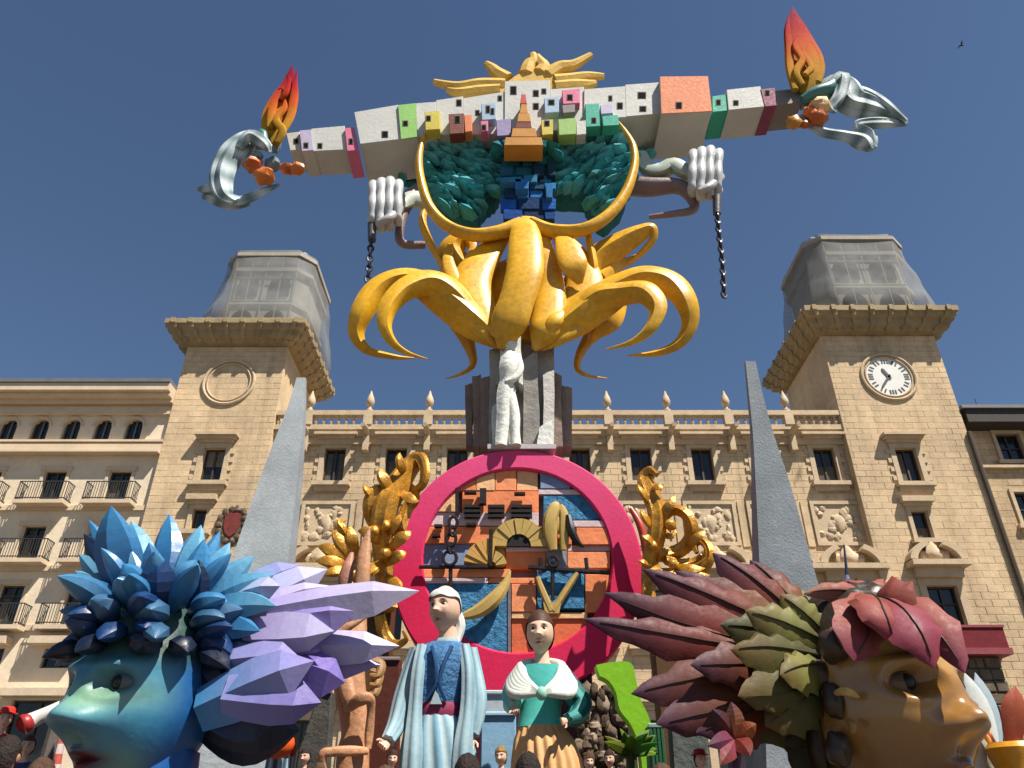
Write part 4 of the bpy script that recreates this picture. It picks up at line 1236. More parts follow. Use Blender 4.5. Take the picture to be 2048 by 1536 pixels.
# ---- winged figures at both ends of the beam
m_flame = M('flame_paint', vcol=True, rough=.8, var=.1, scale=3, bump=.15, bscale=10, spec=.06)
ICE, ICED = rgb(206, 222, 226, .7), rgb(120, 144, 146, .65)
FL = [(0, rgb(176, 140, 50, .6)), (.25, rgb(222, 164, 56, .6)), (.5, rgb(224, 104, 44, .6)), (.72, rgb(196, 46, 44, .6)), (.88, rgb(150, 24, 52, .7)), (1, rgb(130, 40, 84, .7))]
def figure(name, label, flame, feathers, drapes, lumps, teal, foot, top, bot):
    t = thing(name, label, 'figure', foot)
    mb = MB()
    def fc(p): return ramp(FL, (bot - p) / (bot - top))
    P, r_ = TP(flame, 6)
    mb.tube(P, r_, 12, flat=.6, col=[fc(q[1]) for q in catmull(flame, 6)], shape=lambda a: 1 + .2 * math.sin(3 * a))
    mb.build('flame_wing', m_flame, t)
    for f in feathers:
        mb = MB(); P, r_ = TP(f, 5)
        mb.tube(P, r_, 8, flat=.7, col=[fc(q[1]) for q in catmull(f, 5)]); mb.build('wing_feather', m_flame, t)
    for d in drapes:
        mb = MB(); P, r_ = TP(d, 6)
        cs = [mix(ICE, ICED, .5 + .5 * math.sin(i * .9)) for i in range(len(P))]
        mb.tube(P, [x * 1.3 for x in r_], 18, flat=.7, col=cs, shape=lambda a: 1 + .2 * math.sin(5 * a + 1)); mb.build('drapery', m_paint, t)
    for (x, y, Y, s, c) in lumps:
        mb = MB(); k = mpp(y, Y) * s
        mb.ball(at(x, y, Y), k * 1.15, k, k, 12, 9, col=c, lump=.5, seed=x, freq=1.8); mb.build('gourd', m_gloss, t)
    for d in teal:
        mb = MB(); P, r_ = TP(d, 5); mb.tube(P, r_, 10, col=rgb(76, 132, 132, .7)); mb.build('scarf', m_gloss, t)
OR1, OR2 = rgb(222, 124, 52, .75), rgb(196, 100, 40, .75)
figure('winged_figure', 'draped pale figure with a small red and orange flame wing beside the lilac house', 
   [(548, 292, 13.2, 10), (546, 262, 13.2, 20), (553, 232, 13.2, 24), (565, 200, 13.2, 20), (577, 172, 13.2, 13), (585, 132, 13.2, 2)],
   [[(560, 270, 13.0, 8), (580, 235, 13.0, 9), (588, 195, 13.0, 9), (590, 165, 13.0, 5), (594, 140, 13.0, 1)], [(540, 255, 13.0, 7), (545, 215, 13.0, 9), (556, 190, 13.0, 5), (562, 178, 13.0, 1)],
    [(555, 285, 12.95, 7), (566, 262, 12.9, 8), (552, 240, 12.9, 8), (568, 218, 12.9, 7), (570, 200, 12.9, 2)], [(562, 200, 13, 6), (572, 185, 12.95, 7), (578, 160, 12.95, 4), (572, 148, 12.95, 1)]],
   [[(560, 290, 13.4, 14), (530, 282, 13.3, 14), (500, 280, 13.2, 16), (472, 300, 13.1, 18), (452, 330, 13.1, 17), (444, 362, 13.1, 16), (450, 392, 13.1, 12), (470, 404, 13.1, 5)],
    [(452, 340, 13.2, 10), (440, 365, 13.2, 12), (420, 376, 13.2, 10), (395, 378, 13.3, 3)], [(445, 392, 13.2, 9), (480, 402, 13.2, 8), (520, 386, 13.2, 7), (560, 368, 13.3, 2)],
    [(478, 296, 12.95, 6), (500, 272, 12.9, 10), (530, 288, 12.95, 8), (540, 305, 13.0, 3)], [(405, 392, 13.3, 4), (430, 398, 13.3, 9), (460, 412, 13.3, 7), (500, 410, 13.3, 2)]],
   [(505, 330, 13.1, 17, OR2), (528, 352, 13.0, 17, OR1), (575, 338, 13.1, 12, OR2), (595, 338, 13.0, 13, OR1), (515, 312, 13.1, 10, ICED), (545, 330, 13.3, 14, ICED)],
   [[(515, 272, 13.1, 8), (525, 268, 13.0, 10), (530, 285, 13.0, 9), (548, 300, 13.1, 6)]], tuple(at(560, 300, 13.4)), 130, 292)
figure('winged_figure', 'draped pale figure with a tall crimson and orange flame wing beside the plum house',
   [(1612, 190, 13.2, 12), (1615, 160, 13.2, 26), (1612, 125, 13.2, 30), (1602, 90, 13.2, 24), (1592, 55, 13.2, 16), (1584, 15, 13.2, 2)],
   [[(1590, 180, 13.0, 8), (1580, 140, 13.0, 9), (1578, 100, 13.0, 9), (1575, 60, 13.0, 7), (1578, 30, 13.0, 1)], [(1635, 165, 13.1, 8), (1640, 130, 13.1, 10), (1625, 95, 13.1, 9), (1612, 68, 13.1, 2)],
    [(1605, 170, 12.95, 7), (1592, 145, 12.9, 8), (1604, 120, 12.9, 8), (1590, 95, 12.9, 7), (1596, 70, 12.9, 2)], [(1610, 150, 12.9, 7), (1622, 135, 12.9, 8), (1606, 108, 12.9, 6), (1614, 90, 12.9, 1)]],
   [[(1600, 205, 13.4, 13), (1640, 195, 13.3, 14), (1668, 168, 13.2, 15), (1690, 178, 13.1, 18), (1705, 205, 13.1, 20), (1730, 212, 13.1, 18), (1765, 222, 13.1, 14), (1816, 246, 13.2, 2)],
    [(1700, 175, 13.0, 7), (1735, 188, 13.0, 9), (1770, 210, 13.0, 9), (1812, 242, 13.1, 4)], [(1600, 232, 13.3, 4), (1640, 262, 13.2, 8), (1690, 272, 13.1, 9), (1725, 285, 13.1, 14), (1742, 300, 13.1, 5)],
    [(1742, 295, 13.2, 8), (1736, 270, 13.2, 12), (1715, 250, 13.1, 7), (1760, 246, 13.1, 8), (1812, 248, 13.2, 3)], [(1665, 170, 13, 9), (1685, 155, 12.95, 10), (1680, 190, 12.95, 9), (1662, 215, 13, 7), (1672, 225, 13, 2)]],
   [(1640, 212, 13.0, 18, rgb(232, 190, 130, .75)), (1636, 236, 13.0, 16, OR2), (1620, 225, 13.1, 12, OR1), (1588, 246, 13.1, 13, rgb(206, 140, 40, .75)), (1610, 250, 13.1, 8, OR2)],
   [[(1605, 200, 13.1, 9), (1630, 185, 13.0, 12), (1655, 178, 13.0, 14), (1668, 165, 13.0, 8)]], tuple(at(1600, 215, 13.4)), 15, 192)

# ---- fists with chains reaching out under the beam
MAU, PGR, FST = rgb(150, 126, 128, .65), rgb(196, 208, 194, .7), rgb(196, 198, 198, .7)
CHN = rgb(44, 48, 66, .8)
def fist(label, clabel, fx, fy, s, sleeve, arm, chain):
    t = thing('reaching_arm', label, 'arm', tuple(at(*sleeve[0][:2], 13.6)))
    for k in range(4):                                   # four clenched fingers side by side
        mb = MB(); x0 = fx - 24 * s + k * 17 * s
        c = mix(FST, (1, 1, 1), .06 * (k % 2))
        o1, o2, r0 = (4, 0, -3, 2)[k], (-6, 2, 0, -10)[k], (9.5, 10.5, 10, 9)[k]
        ptube(mb, [(x0 + 2, fy - 34 + o1, 13.4, 7), (x0 + 1, fy - 47 + o1, 13.15, r0), (x0, fy - 40 + o1, 12.93, r0 + 1.2), (x0 - .5, fy - 22 + o1, 12.9, r0 - .8), (x0 - 1, fy - 4, 12.86, r0 + .6), (x0 - 1.5, fy + 16, 12.9, r0 - 1), (x0 - 2, fy + 34 + o2, 12.95, r0), (x0, fy + 43 + o2, 13.15, r0 - 1), (x0 + 2, fy + 30, 13.35, 7)], k=4, n=12, col=c)
        mb.build('finger', m_gloss, t)
    mb = MB(); ptube(mb, [(fx + 30 * s, fy + 5, 13.3, 10), (fx + 12 * s, fy + 22, 12.8, 9), (fx - 12 * s, fy + 34, 12.78, 8)], k=4, n=10, col=mix(FST, MAU, .3)); mb.build('thumb', m_gloss, t)
    mb = MB(); mb.ball(at(fx + 2 * s, fy, 13.3), 32 * mpp(fy, 13.2), .34, 42 * mpp(fy, 13.2), 14, 10, col=mix(FST, MAU, .35)); mb.build('palm', m_gloss, t)
    mb = MB(); P, r_ = TP(sleeve, 5); mb.tube(P, r_, 12, col=PGR, shape=lambda a: 1 + .16 * math.sin(3 * a)); mb.build('sleeve', m_gloss, t)
    for a in arm:
        mb = MB(); P, r_ = TP(a, 5); mb.tube(P, r_, 10, col=MAU); mb.build('limb', m_gloss, t)
    ch = thing('hanging_chain', clabel, 'chain', tuple(at(chain[-1][0], chain[-1][1], 13.0)), 'chains hanging from the fists')
    q = catmull([(a, b) for a, b in chain], 14)
    acc = 0; lastp = None; k = 0
    for (a, b) in q:
        p = at(a, b, 13.0)
        if lastp is None or (p - lastp).length > .12:
            mb = MB(); link(mb, p, .055, .085, .028, (k % 2) * 1.3 + .3, CHN); mb.build('chain_link', m_gloss, ch); lastp = p; k += 1
    mb = MB(); ptube(mb, [(chain[0][0], chain[0][1] - 8, 13.0, 9), (chain[0][0], chain[0][1] + 26, 13.0, 8)], k=2, n=10, col=rgb(90, 88, 92, .7)); mb.build('shackle', m_gloss, ch)
fist('pale clenched fist on a mauve arm below the green house', 'dark chain hanging from the fist below the green house', 770, 412, 1.0,
     [(850, 405, 13.7, 18), (825, 400, 13.6, 16), (805, 408, 13.5, 14), (795, 412, 13.4, 14)], [[(842, 378, 13.8, 14), (818, 398, 13.7, 16), (803, 440, 13.6, 10), (802, 485, 13.6, 9), (850, 490, 13.7, 8)]], [(744, 456), (741, 500), (738, 540), (732, 588)])
fist('pale clenched fist on a mauve arm below the big orange house', 'dark chain hanging from the fist below the orange house', 1410, 350, 1.0,
     [(1280, 310, 13.8, 12), (1292, 336, 13.7, 16), (1320, 344, 13.6, 18), (1345, 332, 13.5, 16), (1372, 346, 13.4, 15), (1390, 350, 13.4, 14)],
     [[(1262, 372, 13.8, 20), (1300, 374, 13.7, 20), (1350, 372, 13.6, 16), (1376, 385, 13.5, 14), (1388, 418, 13.5, 9), (1345, 428, 13.5, 7), (1298, 434, 13.6, 5)]], [(1434, 402), (1436, 450), (1444, 520), (1448, 592)])

# ---- grey horn-shaped spires flanking the emblem
m_felt = M('grey_felt', rgb(164, 172, 178, .62), .95, .18, 1.6, .25, 30, dirt=.25)
def spire(label, L, Rr, Ya, Yb, d):
    mb = MB()
    n = len(L)
    k = 6
    Lc, Rc = catmull(L, k), catmull(Rr, k)
    vs = []
    for a, b in zip(Lc, Rc):                               # the broad face is turned: its two edges stand at different distances
        f_ = min(1, abs(b[0] - a[0]) / 120.0)
        ym = (Ya + Yb) / 2
        pa, pb = at(a[0], a[1], ym + (Ya - ym) * f_), at(b[0], b[1], ym + (Yb - ym) * f_)
        w = (pb - pa).length
        bk = Vector((0, max(.06, w * d), 0))
        vs += [pa, pb, pb + bk, pa + bk]
    m = len(Lc)
    fs = [(i * 4 + j, i * 4 + (j + 1) % 4, i * 4 + 4 + (j + 1) % 4, i * 4 + 4 + j) for i in range(m - 1) for j in range(4)]
    fs += [(0, 1, 2, 3), tuple((m - 1) * 4 + j for j in (3, 2, 1, 0))]
    mb.add(vs, fs)
    o = mb.build('grey_spire', m_felt, None)
    tag(o, label, 'spire')
spire('grey felt-covered spire, curved like a horn, beside the tower without a clock', [(593, 755), (575, 815), (545, 890), (512, 980), (470, 1100), (430, 1230), (380, 1420), (345, 1560), (320, 1690)],
      [(611, 755), (608, 815), (602, 890), (592, 980), (574, 1140), (560, 1260), (545, 1430), (535, 1560), (530, 1690)], 11.0, 11.7, .5)
spire('grey felt-covered spire, curved like a horn, beside the clock tower', [(1491, 722), (1498, 790), (1506, 870), (1512, 980), (1520, 1150), (1524, 1270), (1530, 1430), (1534, 1560), (1538, 1690)],
      [(1511, 722), (1526, 790), (1548, 870), (1584, 980), (1640, 1180), (1672, 1290), (1715, 1430), (1752, 1560), (1790, 1690)], 11.62, 11.44, .5)

# ================================================================== figures in front of the emblem
def gs(x, s): return math.exp(-(x / s) ** 2)
def sstep(a, b, x):
    t = max(0.0, min(1.0, (x - a) / (b - a))); return t * t * (3 - 2 * t)
class Head:
    """sculpted head: S metres per unit, face turned by yaw (to the viewer's left) and tipped by pitch"""
    def __init__(s, c, S, yaw, pitch=0.0):
        s.c, s.S = Vector(c), S
        fw = Vector((-math.sin(yaw), -math.cos(yaw), 0)); rt = Vector((math.cos(yaw), -math.sin(yaw), 0)); up = Vector((0, 0, 1))
        s.fw = fw * math.cos(pitch) + up * math.sin(pitch); s.up = up * math.cos(pitch) - fw * math.sin(pitch); s.rt = rt
    def w(s, r, f, u): return s.c + (s.rt * r + s.fw * f + s.up * u) * s.S
    def surf(s, r, f, u, full=1.0, nose=1.0, nw=1.0):
        """unit direction -> sculpted local position"""
        x, y, z = r * .38, f * .46, u * .60
        k = sstep(0.0, .35, f)
        d = 0.0
        if k > 0:
            if z < .14:
                t = (.14 - z) / .33
                amp = (.012 + .065 * min(1, t) ** 1.2) * (1.0 if z > -.17 else gs(z + .17, .05))
                d += nose * amp * gs(x, (.045 + .035 * min(1, t)) * nw)
                d += nose * .075 * gs(x, .07 * nw) * gs(z + .15, .055 * nw ** .5)          # rounded tip
            for q in (-1, 1):
                d += .065 * nose * gs(x - q * .08 * nw, .045 * nw) * gs(z + .19, .05 * nw)
                d -= .075 * gs(x - q * .16, .085) * gs(z - .02, .055)
                d += .035 * gs(x - q * .17, .12) * gs(z - .125, .035)
                d += .03 * gs(x - q * .21, .09) * gs(z + .14, .1)
                e = math.hypot((x - q * .16) / 1.5, z - .02)
                d += .022 * gs(e - .08, .03)
            d += .05 * full * gs(x, .10) * (gs(z + .325, .026) + 1.1 * gs(z + .40, .03)) - .03 * gs(x, .12) * gs(z + .362, .012)
            d -= .02 * gs(x, .03) * gs(z + .27, .03)
            d += .05 * gs(x, .09) * gs(z + .55, .07)
        x *= 1 - .24 * sstep(.1, .6, -z)
        y2 = y * (1 - .12 * sstep(.2, .6, -z)) + d * k
        return x, y2, z
    def mesh(s, mb, col, n=96, m=72, **kw):
        vs, fs, cs = [], [], []
        for i in range(m + 1):
            th = math.pi * i / m
            for j in range(n):
                a = 2 * math.pi * j / n
                a = a - .35 * math.sin(a)                 # closer rings of points on the face side
                r, f, u = math.sin(th) * math.sin(a), math.sin(th) * math.cos(a), math.cos(th)
                p = s.surf(r, f, u, **kw)
                vs.append(s.w(*p)); cs.append(col(*p) if callable(col) else col)
        for i in range(m):
            for j in range(n):
                fs.append((i * n + j, (i + 1) * n + j, (i + 1) * n + (j + 1) % n, i * n + (j + 1) % n))
        mb.add(vs, fs, cs, True)
        return mb
    def eyes(s, parent, iris=(.03, .02, .015), big=True, white=rgb(228, 224, 214, .8)):
        for q in (-1, 1):
            c = s.w(q * .16, .315, .022)
            e = MB().ball(c, .078 * s.S, .078 * s.S, .066 * s.S, 16, 12, col=white)
            o = e.build('eye', m_gloss, parent)
            c2 = c + s.fw * .052 * s.S
            p = MB().ball(c2, .04 * s.S, .04 * s.S, .04 * s.S, 12, 8, col=iris); p.build('pupil', m_gloss, o)
            if big:
                lid = MB(); P = []
                for k in range(9):
                    t = -1 + k / 4.0
                    P.append(s.w(q * .16 + t * .105, .375 - .05 * t * t - .02 * t * q, .022 + .062 * (1 - t * t)))
                lid.tube(P, [.006 * s.S + .016 * s.S * (1 - abs(-1 + k / 4.0)) for k in range(9)], 8, col=iris); lid.build('eyelid', m_gloss, o)
def loft(mb, rows, n=48, fold=0, amp=0.0, col=None, smooth=True, phase=0.0, stripes=None):
    """rows of (centre, half width, half depth): stacked ellipses, with optional vertical folds"""
    vs, cs = [], []
    k = len(rows)
    for i, (c, hx, hy) in enumerate(rows):
        c = Vector(c)
        for j in range(n):
            a = 2 * math.pi * j / n
            q = 1 + amp * math.sin(fold * a + phase + .5 * math.sin(i * .7)) * min(1, i / 1.5 + .2) if fold else 1
            vs.append(c + Vector((hx * q * math.cos(a), hy * q * math.sin(a), 0)))
            if stripes: cs.append(stripes[int(math.floor((a * fold + phase) / (2 * math.pi) * 2 + .25)) % len(stripes)])
    fs = [(i * n + j, i * n + (j + 1) % n, (i + 1) * n + (j + 1) % n, (i + 1) * n + j) for i in range(k - 1) for j in range(n)]
    fs += [tuple(range(n - 1, -1, -1)), tuple((k - 1) * n + j for j in range(n))]
    return mb.add(vs, fs, cs if cs else col, smooth)
def prow(px, py, hw, Y, dr=.7):
    c = at(px, py, Y); s = mpp(py, Y)
    return (c, hw * s, hw * s * dr)
def hand(parent, wrist, aim, S, col, curl=.5, side=1, name='hand'):
    """palm and five bent fingers; wrist: point, aim: direction of the fingers, S: hand length"""
    a = Vector(aim).normalized()
    b = a.cross(Vector((0, -1, 0)))
    if b.length < .2: b = a.cross(Vector((1, 0, 0)))
    b.normalize(); nrm = b.cross(a).normalized()
    mb = MB()
    w = Vector(wrist)
    mb.tube([w - a * S * .1, w + a * S * .12, w + a * S * .34, w + a * S * .5], [S * .14, S * .19, S * .24, S * .2], 10, flat=.5, up=nrm, col=col)
    for k in range(4):
        r0 = w + a * S * .46 + b * S * (-.17 + .115 * k)
        l = S * (.44, .5, .46, .36)[k]
        d1 = (a + nrm * curl * .5).normalized(); d2 = (a * (1 - curl) + nrm * curl * 1.3).normalized()
        mb.tube([r0, r0 + d1 * l * .45, r0 + d1 * l * .45 + d2 * l * .35, r0 + d1 * l * .45 + d2 * l * .6], [S * .062, S * .058, S * .052, S * .03], 7, col=col)
    t0 = w + a * S * .2 + b * S * .2 * side
    d = (a * .6 + b * .7 * side + nrm * .3).normalized()
    mb.tube([t0, t0 + d * S * .22, t0 + (d + a * .5).normalized() * S * .4], [S * .075, S * .065, S * .035], 7, col=col)
    return mb.build(name, m_gloss, parent)

# ---- blue head with a crown of petals and lilac shards
BY = 7.0
bh = thing('blue_giant_head', 'giant blue-green head with a crown of blue petals and lilac shards', 'giant head', (at(285, 1400, BY).x, BY, 0))
sB = mpp(1390, BY) * 330
H = Head(at(292, 1392, BY), sB, R(22), R(-2))
b_teal, b_green, b_blue, b_deep, b_lip = rgb(76, 148, 176, .66), rgb(140, 184, 150, .62), rgb(60, 140, 178, .7), rgb(22, 84, 152, .8), rgb(92, 36, 44, .8)
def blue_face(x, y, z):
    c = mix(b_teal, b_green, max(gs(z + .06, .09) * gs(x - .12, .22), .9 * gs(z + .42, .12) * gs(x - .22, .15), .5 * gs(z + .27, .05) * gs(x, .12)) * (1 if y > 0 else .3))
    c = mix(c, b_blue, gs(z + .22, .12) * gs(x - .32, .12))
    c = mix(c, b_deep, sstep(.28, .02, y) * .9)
    c = mix(c, rgb(46, 74, 70, .8), sstep(.06, .22, z))  # painted shade of the petals over the forehead
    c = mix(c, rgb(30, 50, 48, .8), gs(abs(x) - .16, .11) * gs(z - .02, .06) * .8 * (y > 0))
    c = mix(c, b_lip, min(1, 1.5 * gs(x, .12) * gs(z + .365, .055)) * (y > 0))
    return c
mb = H.mesh(MB(), blue_face, 160, 120, nose=1.15, nw=1.5); mb.build('face', m_gloss, bh)
H.eyes(bh, (.006, .008, .01), False, rgb(96, 104, 108, .6))
nk = MB(); loft(nk, [(H.w(0, -.1, -.3), .42, .42), (Vector((H.c.x + .15, BY + .2, .6)), .42, .42), (Vector((H.c.x + .15, BY + .2, 0)), .5, .5)], 24, col=b_deep); nk.build('neck', m_gloss, bh)
PB, PBd, PBl, PN = rgb(64, 142, 196, .6), rgb(20, 62, 116, .7), rgb(116, 182, 216, .6), rgb(14, 26, 48, .9)
LV, LVl, LVd = rgb(164, 150, 210, .66), rgb(204, 196, 232, .7), rgb(120, 102, 176, .66)
def petal(b, t, w, c0, c1, bend=(0, 0, 0), thick=.32, roll=0.0, name='petal', pk=.45, seg=9):
    mb = MB(); leaf(mb, b, t, w, thick, bend, c0, c1, seg, 4 if name == 'shard' else 6, pk, roll, start=.75 if name == 'shard' else .35); return mb.build(name, m_gloss, bh)
rr = random.Random(21)
pet = [((268, 1205, 7.0), (222, 1012, 6.7), 40, PBd, PB, (-18, 0, 0)), ((300, 1190, 7.2), (262, 1042, 7.2), 30, PB, PBl, (0, 0, 0)), ((322, 1195, 7.2), (338, 1028, 7.3), 30, PBd, PB, (8, 0, 0)),
       ((345, 1190, 7.2), (402, 1050, 7.3), 26, PB, PBl, (6, 0, 0)), ((360, 1205, 7.1), (408, 1078, 7.1), 24, PB, PB, (14, 0, 0)), ((318, 1205, 6.9), (298, 1085, 6.7), 26, PBd, PB, (0, 0, 0)),
       ((315, 1240, 6.8), (316, 1112, 6.5), 48, PN, PBd, (0, 0, -.1)), ((285, 1240, 6.9), (262, 1100, 6.8), 22, PBd, PBl, (0, 0, 0)), ((385, 1220, 6.9), (398, 1120, 6.7), 24, PBd, PN, (6, 0, 0)),
       ((255, 1200, 7.1), (168, 1068, 7.0), 24, PBd, PN, (0, -6, 0)), ((250, 1210, 7.1), (158, 1108, 7.0), 24, PBd, PBl, (0, -8, 0)), ((250, 1215, 7.1), (150, 1142, 7.0), 20, PN, PBl, (0, -4, 0)), ((258, 1190, 7.2), (178, 1040, 7.2), 18, PBd, PB, (0, 0, 0)),
       ((270, 1225, 7.0), (172, 1160, 6.8), 20, PBd, PB, (0, -4, 0)), ((265, 1250, 6.9), (172, 1224, 6.6), 20, PB, PBl, (0, -4, 0)), ((260, 1270, 6.9), (158, 1286, 6.7), 24, PN, PN, (0, 0, 0)),
       ((395, 1210, 7.1), (508, 1112, 7.1), 26, PB, PBl, (0, 0, 0)), ((400, 1215, 7.1), (548, 1150, 7.0), 26, PB, PBl, (0, -6, 0)), ((405, 1225, 7.0), (552, 1212, 6.8), 28, PB, PBl, (0, -16, 0)), ((400, 1240, 7.0), (520, 1262, 6.8), 26, PBd, PB, (0, 0, 0)),
       ((410, 1260, 7.0), (520, 1310, 6.9), 26, PN, PBd, (0, 0, 0)), ((390, 1190, 7.3), (460, 1085, 7.4), 22, PB, PBl, (0, 0, 0)), ((375, 1200, 7.3), (440, 1062, 7.5), 20, PB, PB, (0, 0, 0)), ((420, 1280, 7.0), (490, 1350, 6.9), 28, PN, PBd, (0, 0, 0)), ((400, 1300, 6.9), (455, 1395, 6.8), 26, PN, PN, (0, 0, 0)),
       ((290, 1265, 6.8), (232, 1256, 6.25), 26, PN, PBd, (0, 0, 0)), ((310, 1265, 6.7), (305, 1262, 6.1), 30, PN, PBd, (0, 0, 0)), ((370, 1260, 6.7), (392, 1250, 6.15), 30, PN, PBd, (0, 0, 0)), ((410, 1240, 6.8), (436, 1205, 6.3), 26, PBd, PB, (0, 0, 0)),
       ((430, 1270, 6.8), (474, 1254, 6.35), 26, PN, PBd, (0, 0, 0)), ((340, 1300, 6.6), (322, 1322, 6.15), 30, PN, PN, (0, 0, 0)), ((270, 1290, 6.7), (215, 1304, 6.3), 22, PN, PN, (0, 0, 0)), ((380, 1300, 6.7), (385, 1330, 6.2), 26, PN, PN, (0, 0, 0)), ((420, 1310, 6.8), (432, 1340, 6.35), 24, PN, PN, (0, 0, 0)), ((350, 1215, 6.8), (372, 1162, 6.5), 24, PBd, PB, (0, 0, 0))]
pet = [p for p in pet if min(p[1][2], p[0][2]) >= 6.45]
for p in pet: petal(p[0], p[1], p[2] * 1.1, p[3], p[4], p[5], roll=rr.uniform(-.4, .4), thick=.5, seg=8, pk=.48)
for (u0, cnt, ln, wd_, lift, c0, c1) in ((.22, 10, .22, .09, -.30, PN, PN), (.29, 11, .26, .095, -.05, PN, PBd), (.37, 12, .30, .10, .25, PN, PBd), (.45, 11, .34, .10, .7, PBd, PB), (.53, 8, .36, .10, 1.4, PBd, PB)):
    for k in range(cnt):                                  # wreath of petals set on the scalp itself
        a = R(-125 + 250.0 * (k + (.5 if u0 in (.29, .45) else 0)) / (cnt - 1) + rr.uniform(-13, 13)) + R(20)
        cs_ = math.sqrt(max(0, 1 - (u0 / .6) ** 2))
        r0_, f0_ = .38 * cs_ * math.sin(a) * .96, .46 * cs_ * math.cos(a) * .96
        out = Vector((math.sin(a), math.cos(a)))
        l = ln * rr.uniform(.65, 1.3)
        b_ = H.w(r0_, f0_, u0); dirn = (H.rt * out.x + H.fw * out.y + H.up * (lift + rr.uniform(-.4, .4))).normalized()
        mb = MB(); leafw(mb, b_, b_ + dirn * l * sB, wd_ * sB * rr.uniform(.7, 1.15), .75, H.up * (.05 * sB), mix(c0, c1, rr.uniform(0, .4)), mix(c1, PBl, rr.choice((0, 0, .35))), 8, 8, .45, rr.uniform(0, .6), True, up=H.up)
        mb.build('petal', m_gloss, bh, sharp=35)
shard = [((470, 1230, 7.2), (655, 1138, 7.3), 30, mix(PBl, LV, .5), LVl), ((470, 1240, 7.1), (662, 1172, 7.1), 26, LV, LVl), ((480, 1240, 7.0), (838, 1182, 6.9), 34, LV, rgb(214, 206, 232, .62)), ((500, 1260, 7.0), (720, 1222, 6.9), 34, LVd, LV),
         ((470, 1270, 7.0), (668, 1262, 6.8), 34, LV, LVl), ((480, 1290, 7.1), (640, 1300, 7.0), 34, LVd, LV), ((520, 1300, 7.1), (798, 1292, 7.2), 28, LV, LVl), ((500, 1320, 7.1), (760, 1330, 7.3), 26, LVd, LV), ((440, 1330, 6.9), (600, 1316, 6.7), 32, mix(PB, LV, .6), LV),
         ((400, 1420, 6.8), (628, 1322, 6.6), 44, PB, LV), ((450, 1390, 6.7), (642, 1405, 6.7), 40, mix(PB, LV, .7), LVd), ((560, 1330, 7.0), (690, 1365, 7.0), 36, LVd, LVd), ((460, 1200, 7.3), (600, 1130, 7.4), 26, PBl, LV), ((450, 1210, 7.2), (560, 1172, 6.8), 28, PBl, LVl),
         ((540, 1260, 7.2), (660, 1230, 7.2), 40, LVd, LVd), ((430, 1410, 6.9), (560, 1440, 6.9), 46, PBd, PN)]
for p in shard: petal(p[0], p[1], p[2] * 1.3, p[3], p[4], roll=rr.uniform(-.4, .3), thick=.55, name='shard', pk=.6, seg=4)
under = MB(); leaf(under, (400, 1450, 7.2), (600, 1460, 7.4), 70, .6, (0, 0, 0), PN, PN, 8, 8, .5); under.build('nape', m_gloss, bh)

# ---- leaf-crowned head
LY = 6.5
lh_ = thing('leaf_crowned_head', 'giant golden-brown head with a red maple leaf cap and an olive leaf mane', 'giant head', (at(1760, 1400, LY).x, LY, 0))
sL = mpp(1412, LY) * 398
HL = Head(at(1748, 1414, LY), sL, R(-24), R(4))
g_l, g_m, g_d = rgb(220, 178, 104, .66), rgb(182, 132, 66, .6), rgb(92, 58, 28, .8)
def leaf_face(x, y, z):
    c = mix(g_l, g_m, sstep(.2, -.05, z))  # lit forehead and shaded lower face are put into the colour
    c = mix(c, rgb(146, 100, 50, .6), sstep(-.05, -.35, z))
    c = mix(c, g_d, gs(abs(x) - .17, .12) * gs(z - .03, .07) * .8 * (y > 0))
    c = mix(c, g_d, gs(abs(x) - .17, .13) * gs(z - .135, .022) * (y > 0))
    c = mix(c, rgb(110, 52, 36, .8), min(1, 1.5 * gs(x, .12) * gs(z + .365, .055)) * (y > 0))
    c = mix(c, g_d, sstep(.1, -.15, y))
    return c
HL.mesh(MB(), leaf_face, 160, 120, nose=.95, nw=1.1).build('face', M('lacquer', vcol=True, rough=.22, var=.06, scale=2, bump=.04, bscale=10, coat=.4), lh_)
HL.eyes(lh_, (.012, .008, .006), True, rgb(120, 96, 70, .6))  # eyeballs coloured dark to stand in for shadowed sockets
nk = MB(); loft(nk, [(HL.w(0, -.1, -.3), .42, .42), (Vector((HL.c.x - .1, LY + .2, .6)), .42, .42), (Vector((HL.c.x - .1, LY + .2, 0)), .5, .5)], 24, col=g_d); nk.build('neck', m_gloss, lh_)
OL, OLl, OLd = rgb(92, 88, 42, .62), rgb(138, 136, 70, .55), rgb(48, 44, 22, .8)
BRN, RED, PUR, MAG = rgb(142, 72, 28, .42), rgb(144, 54, 38, .4), rgb(74, 38, 66, .5), rgb(140, 56, 84, .55)
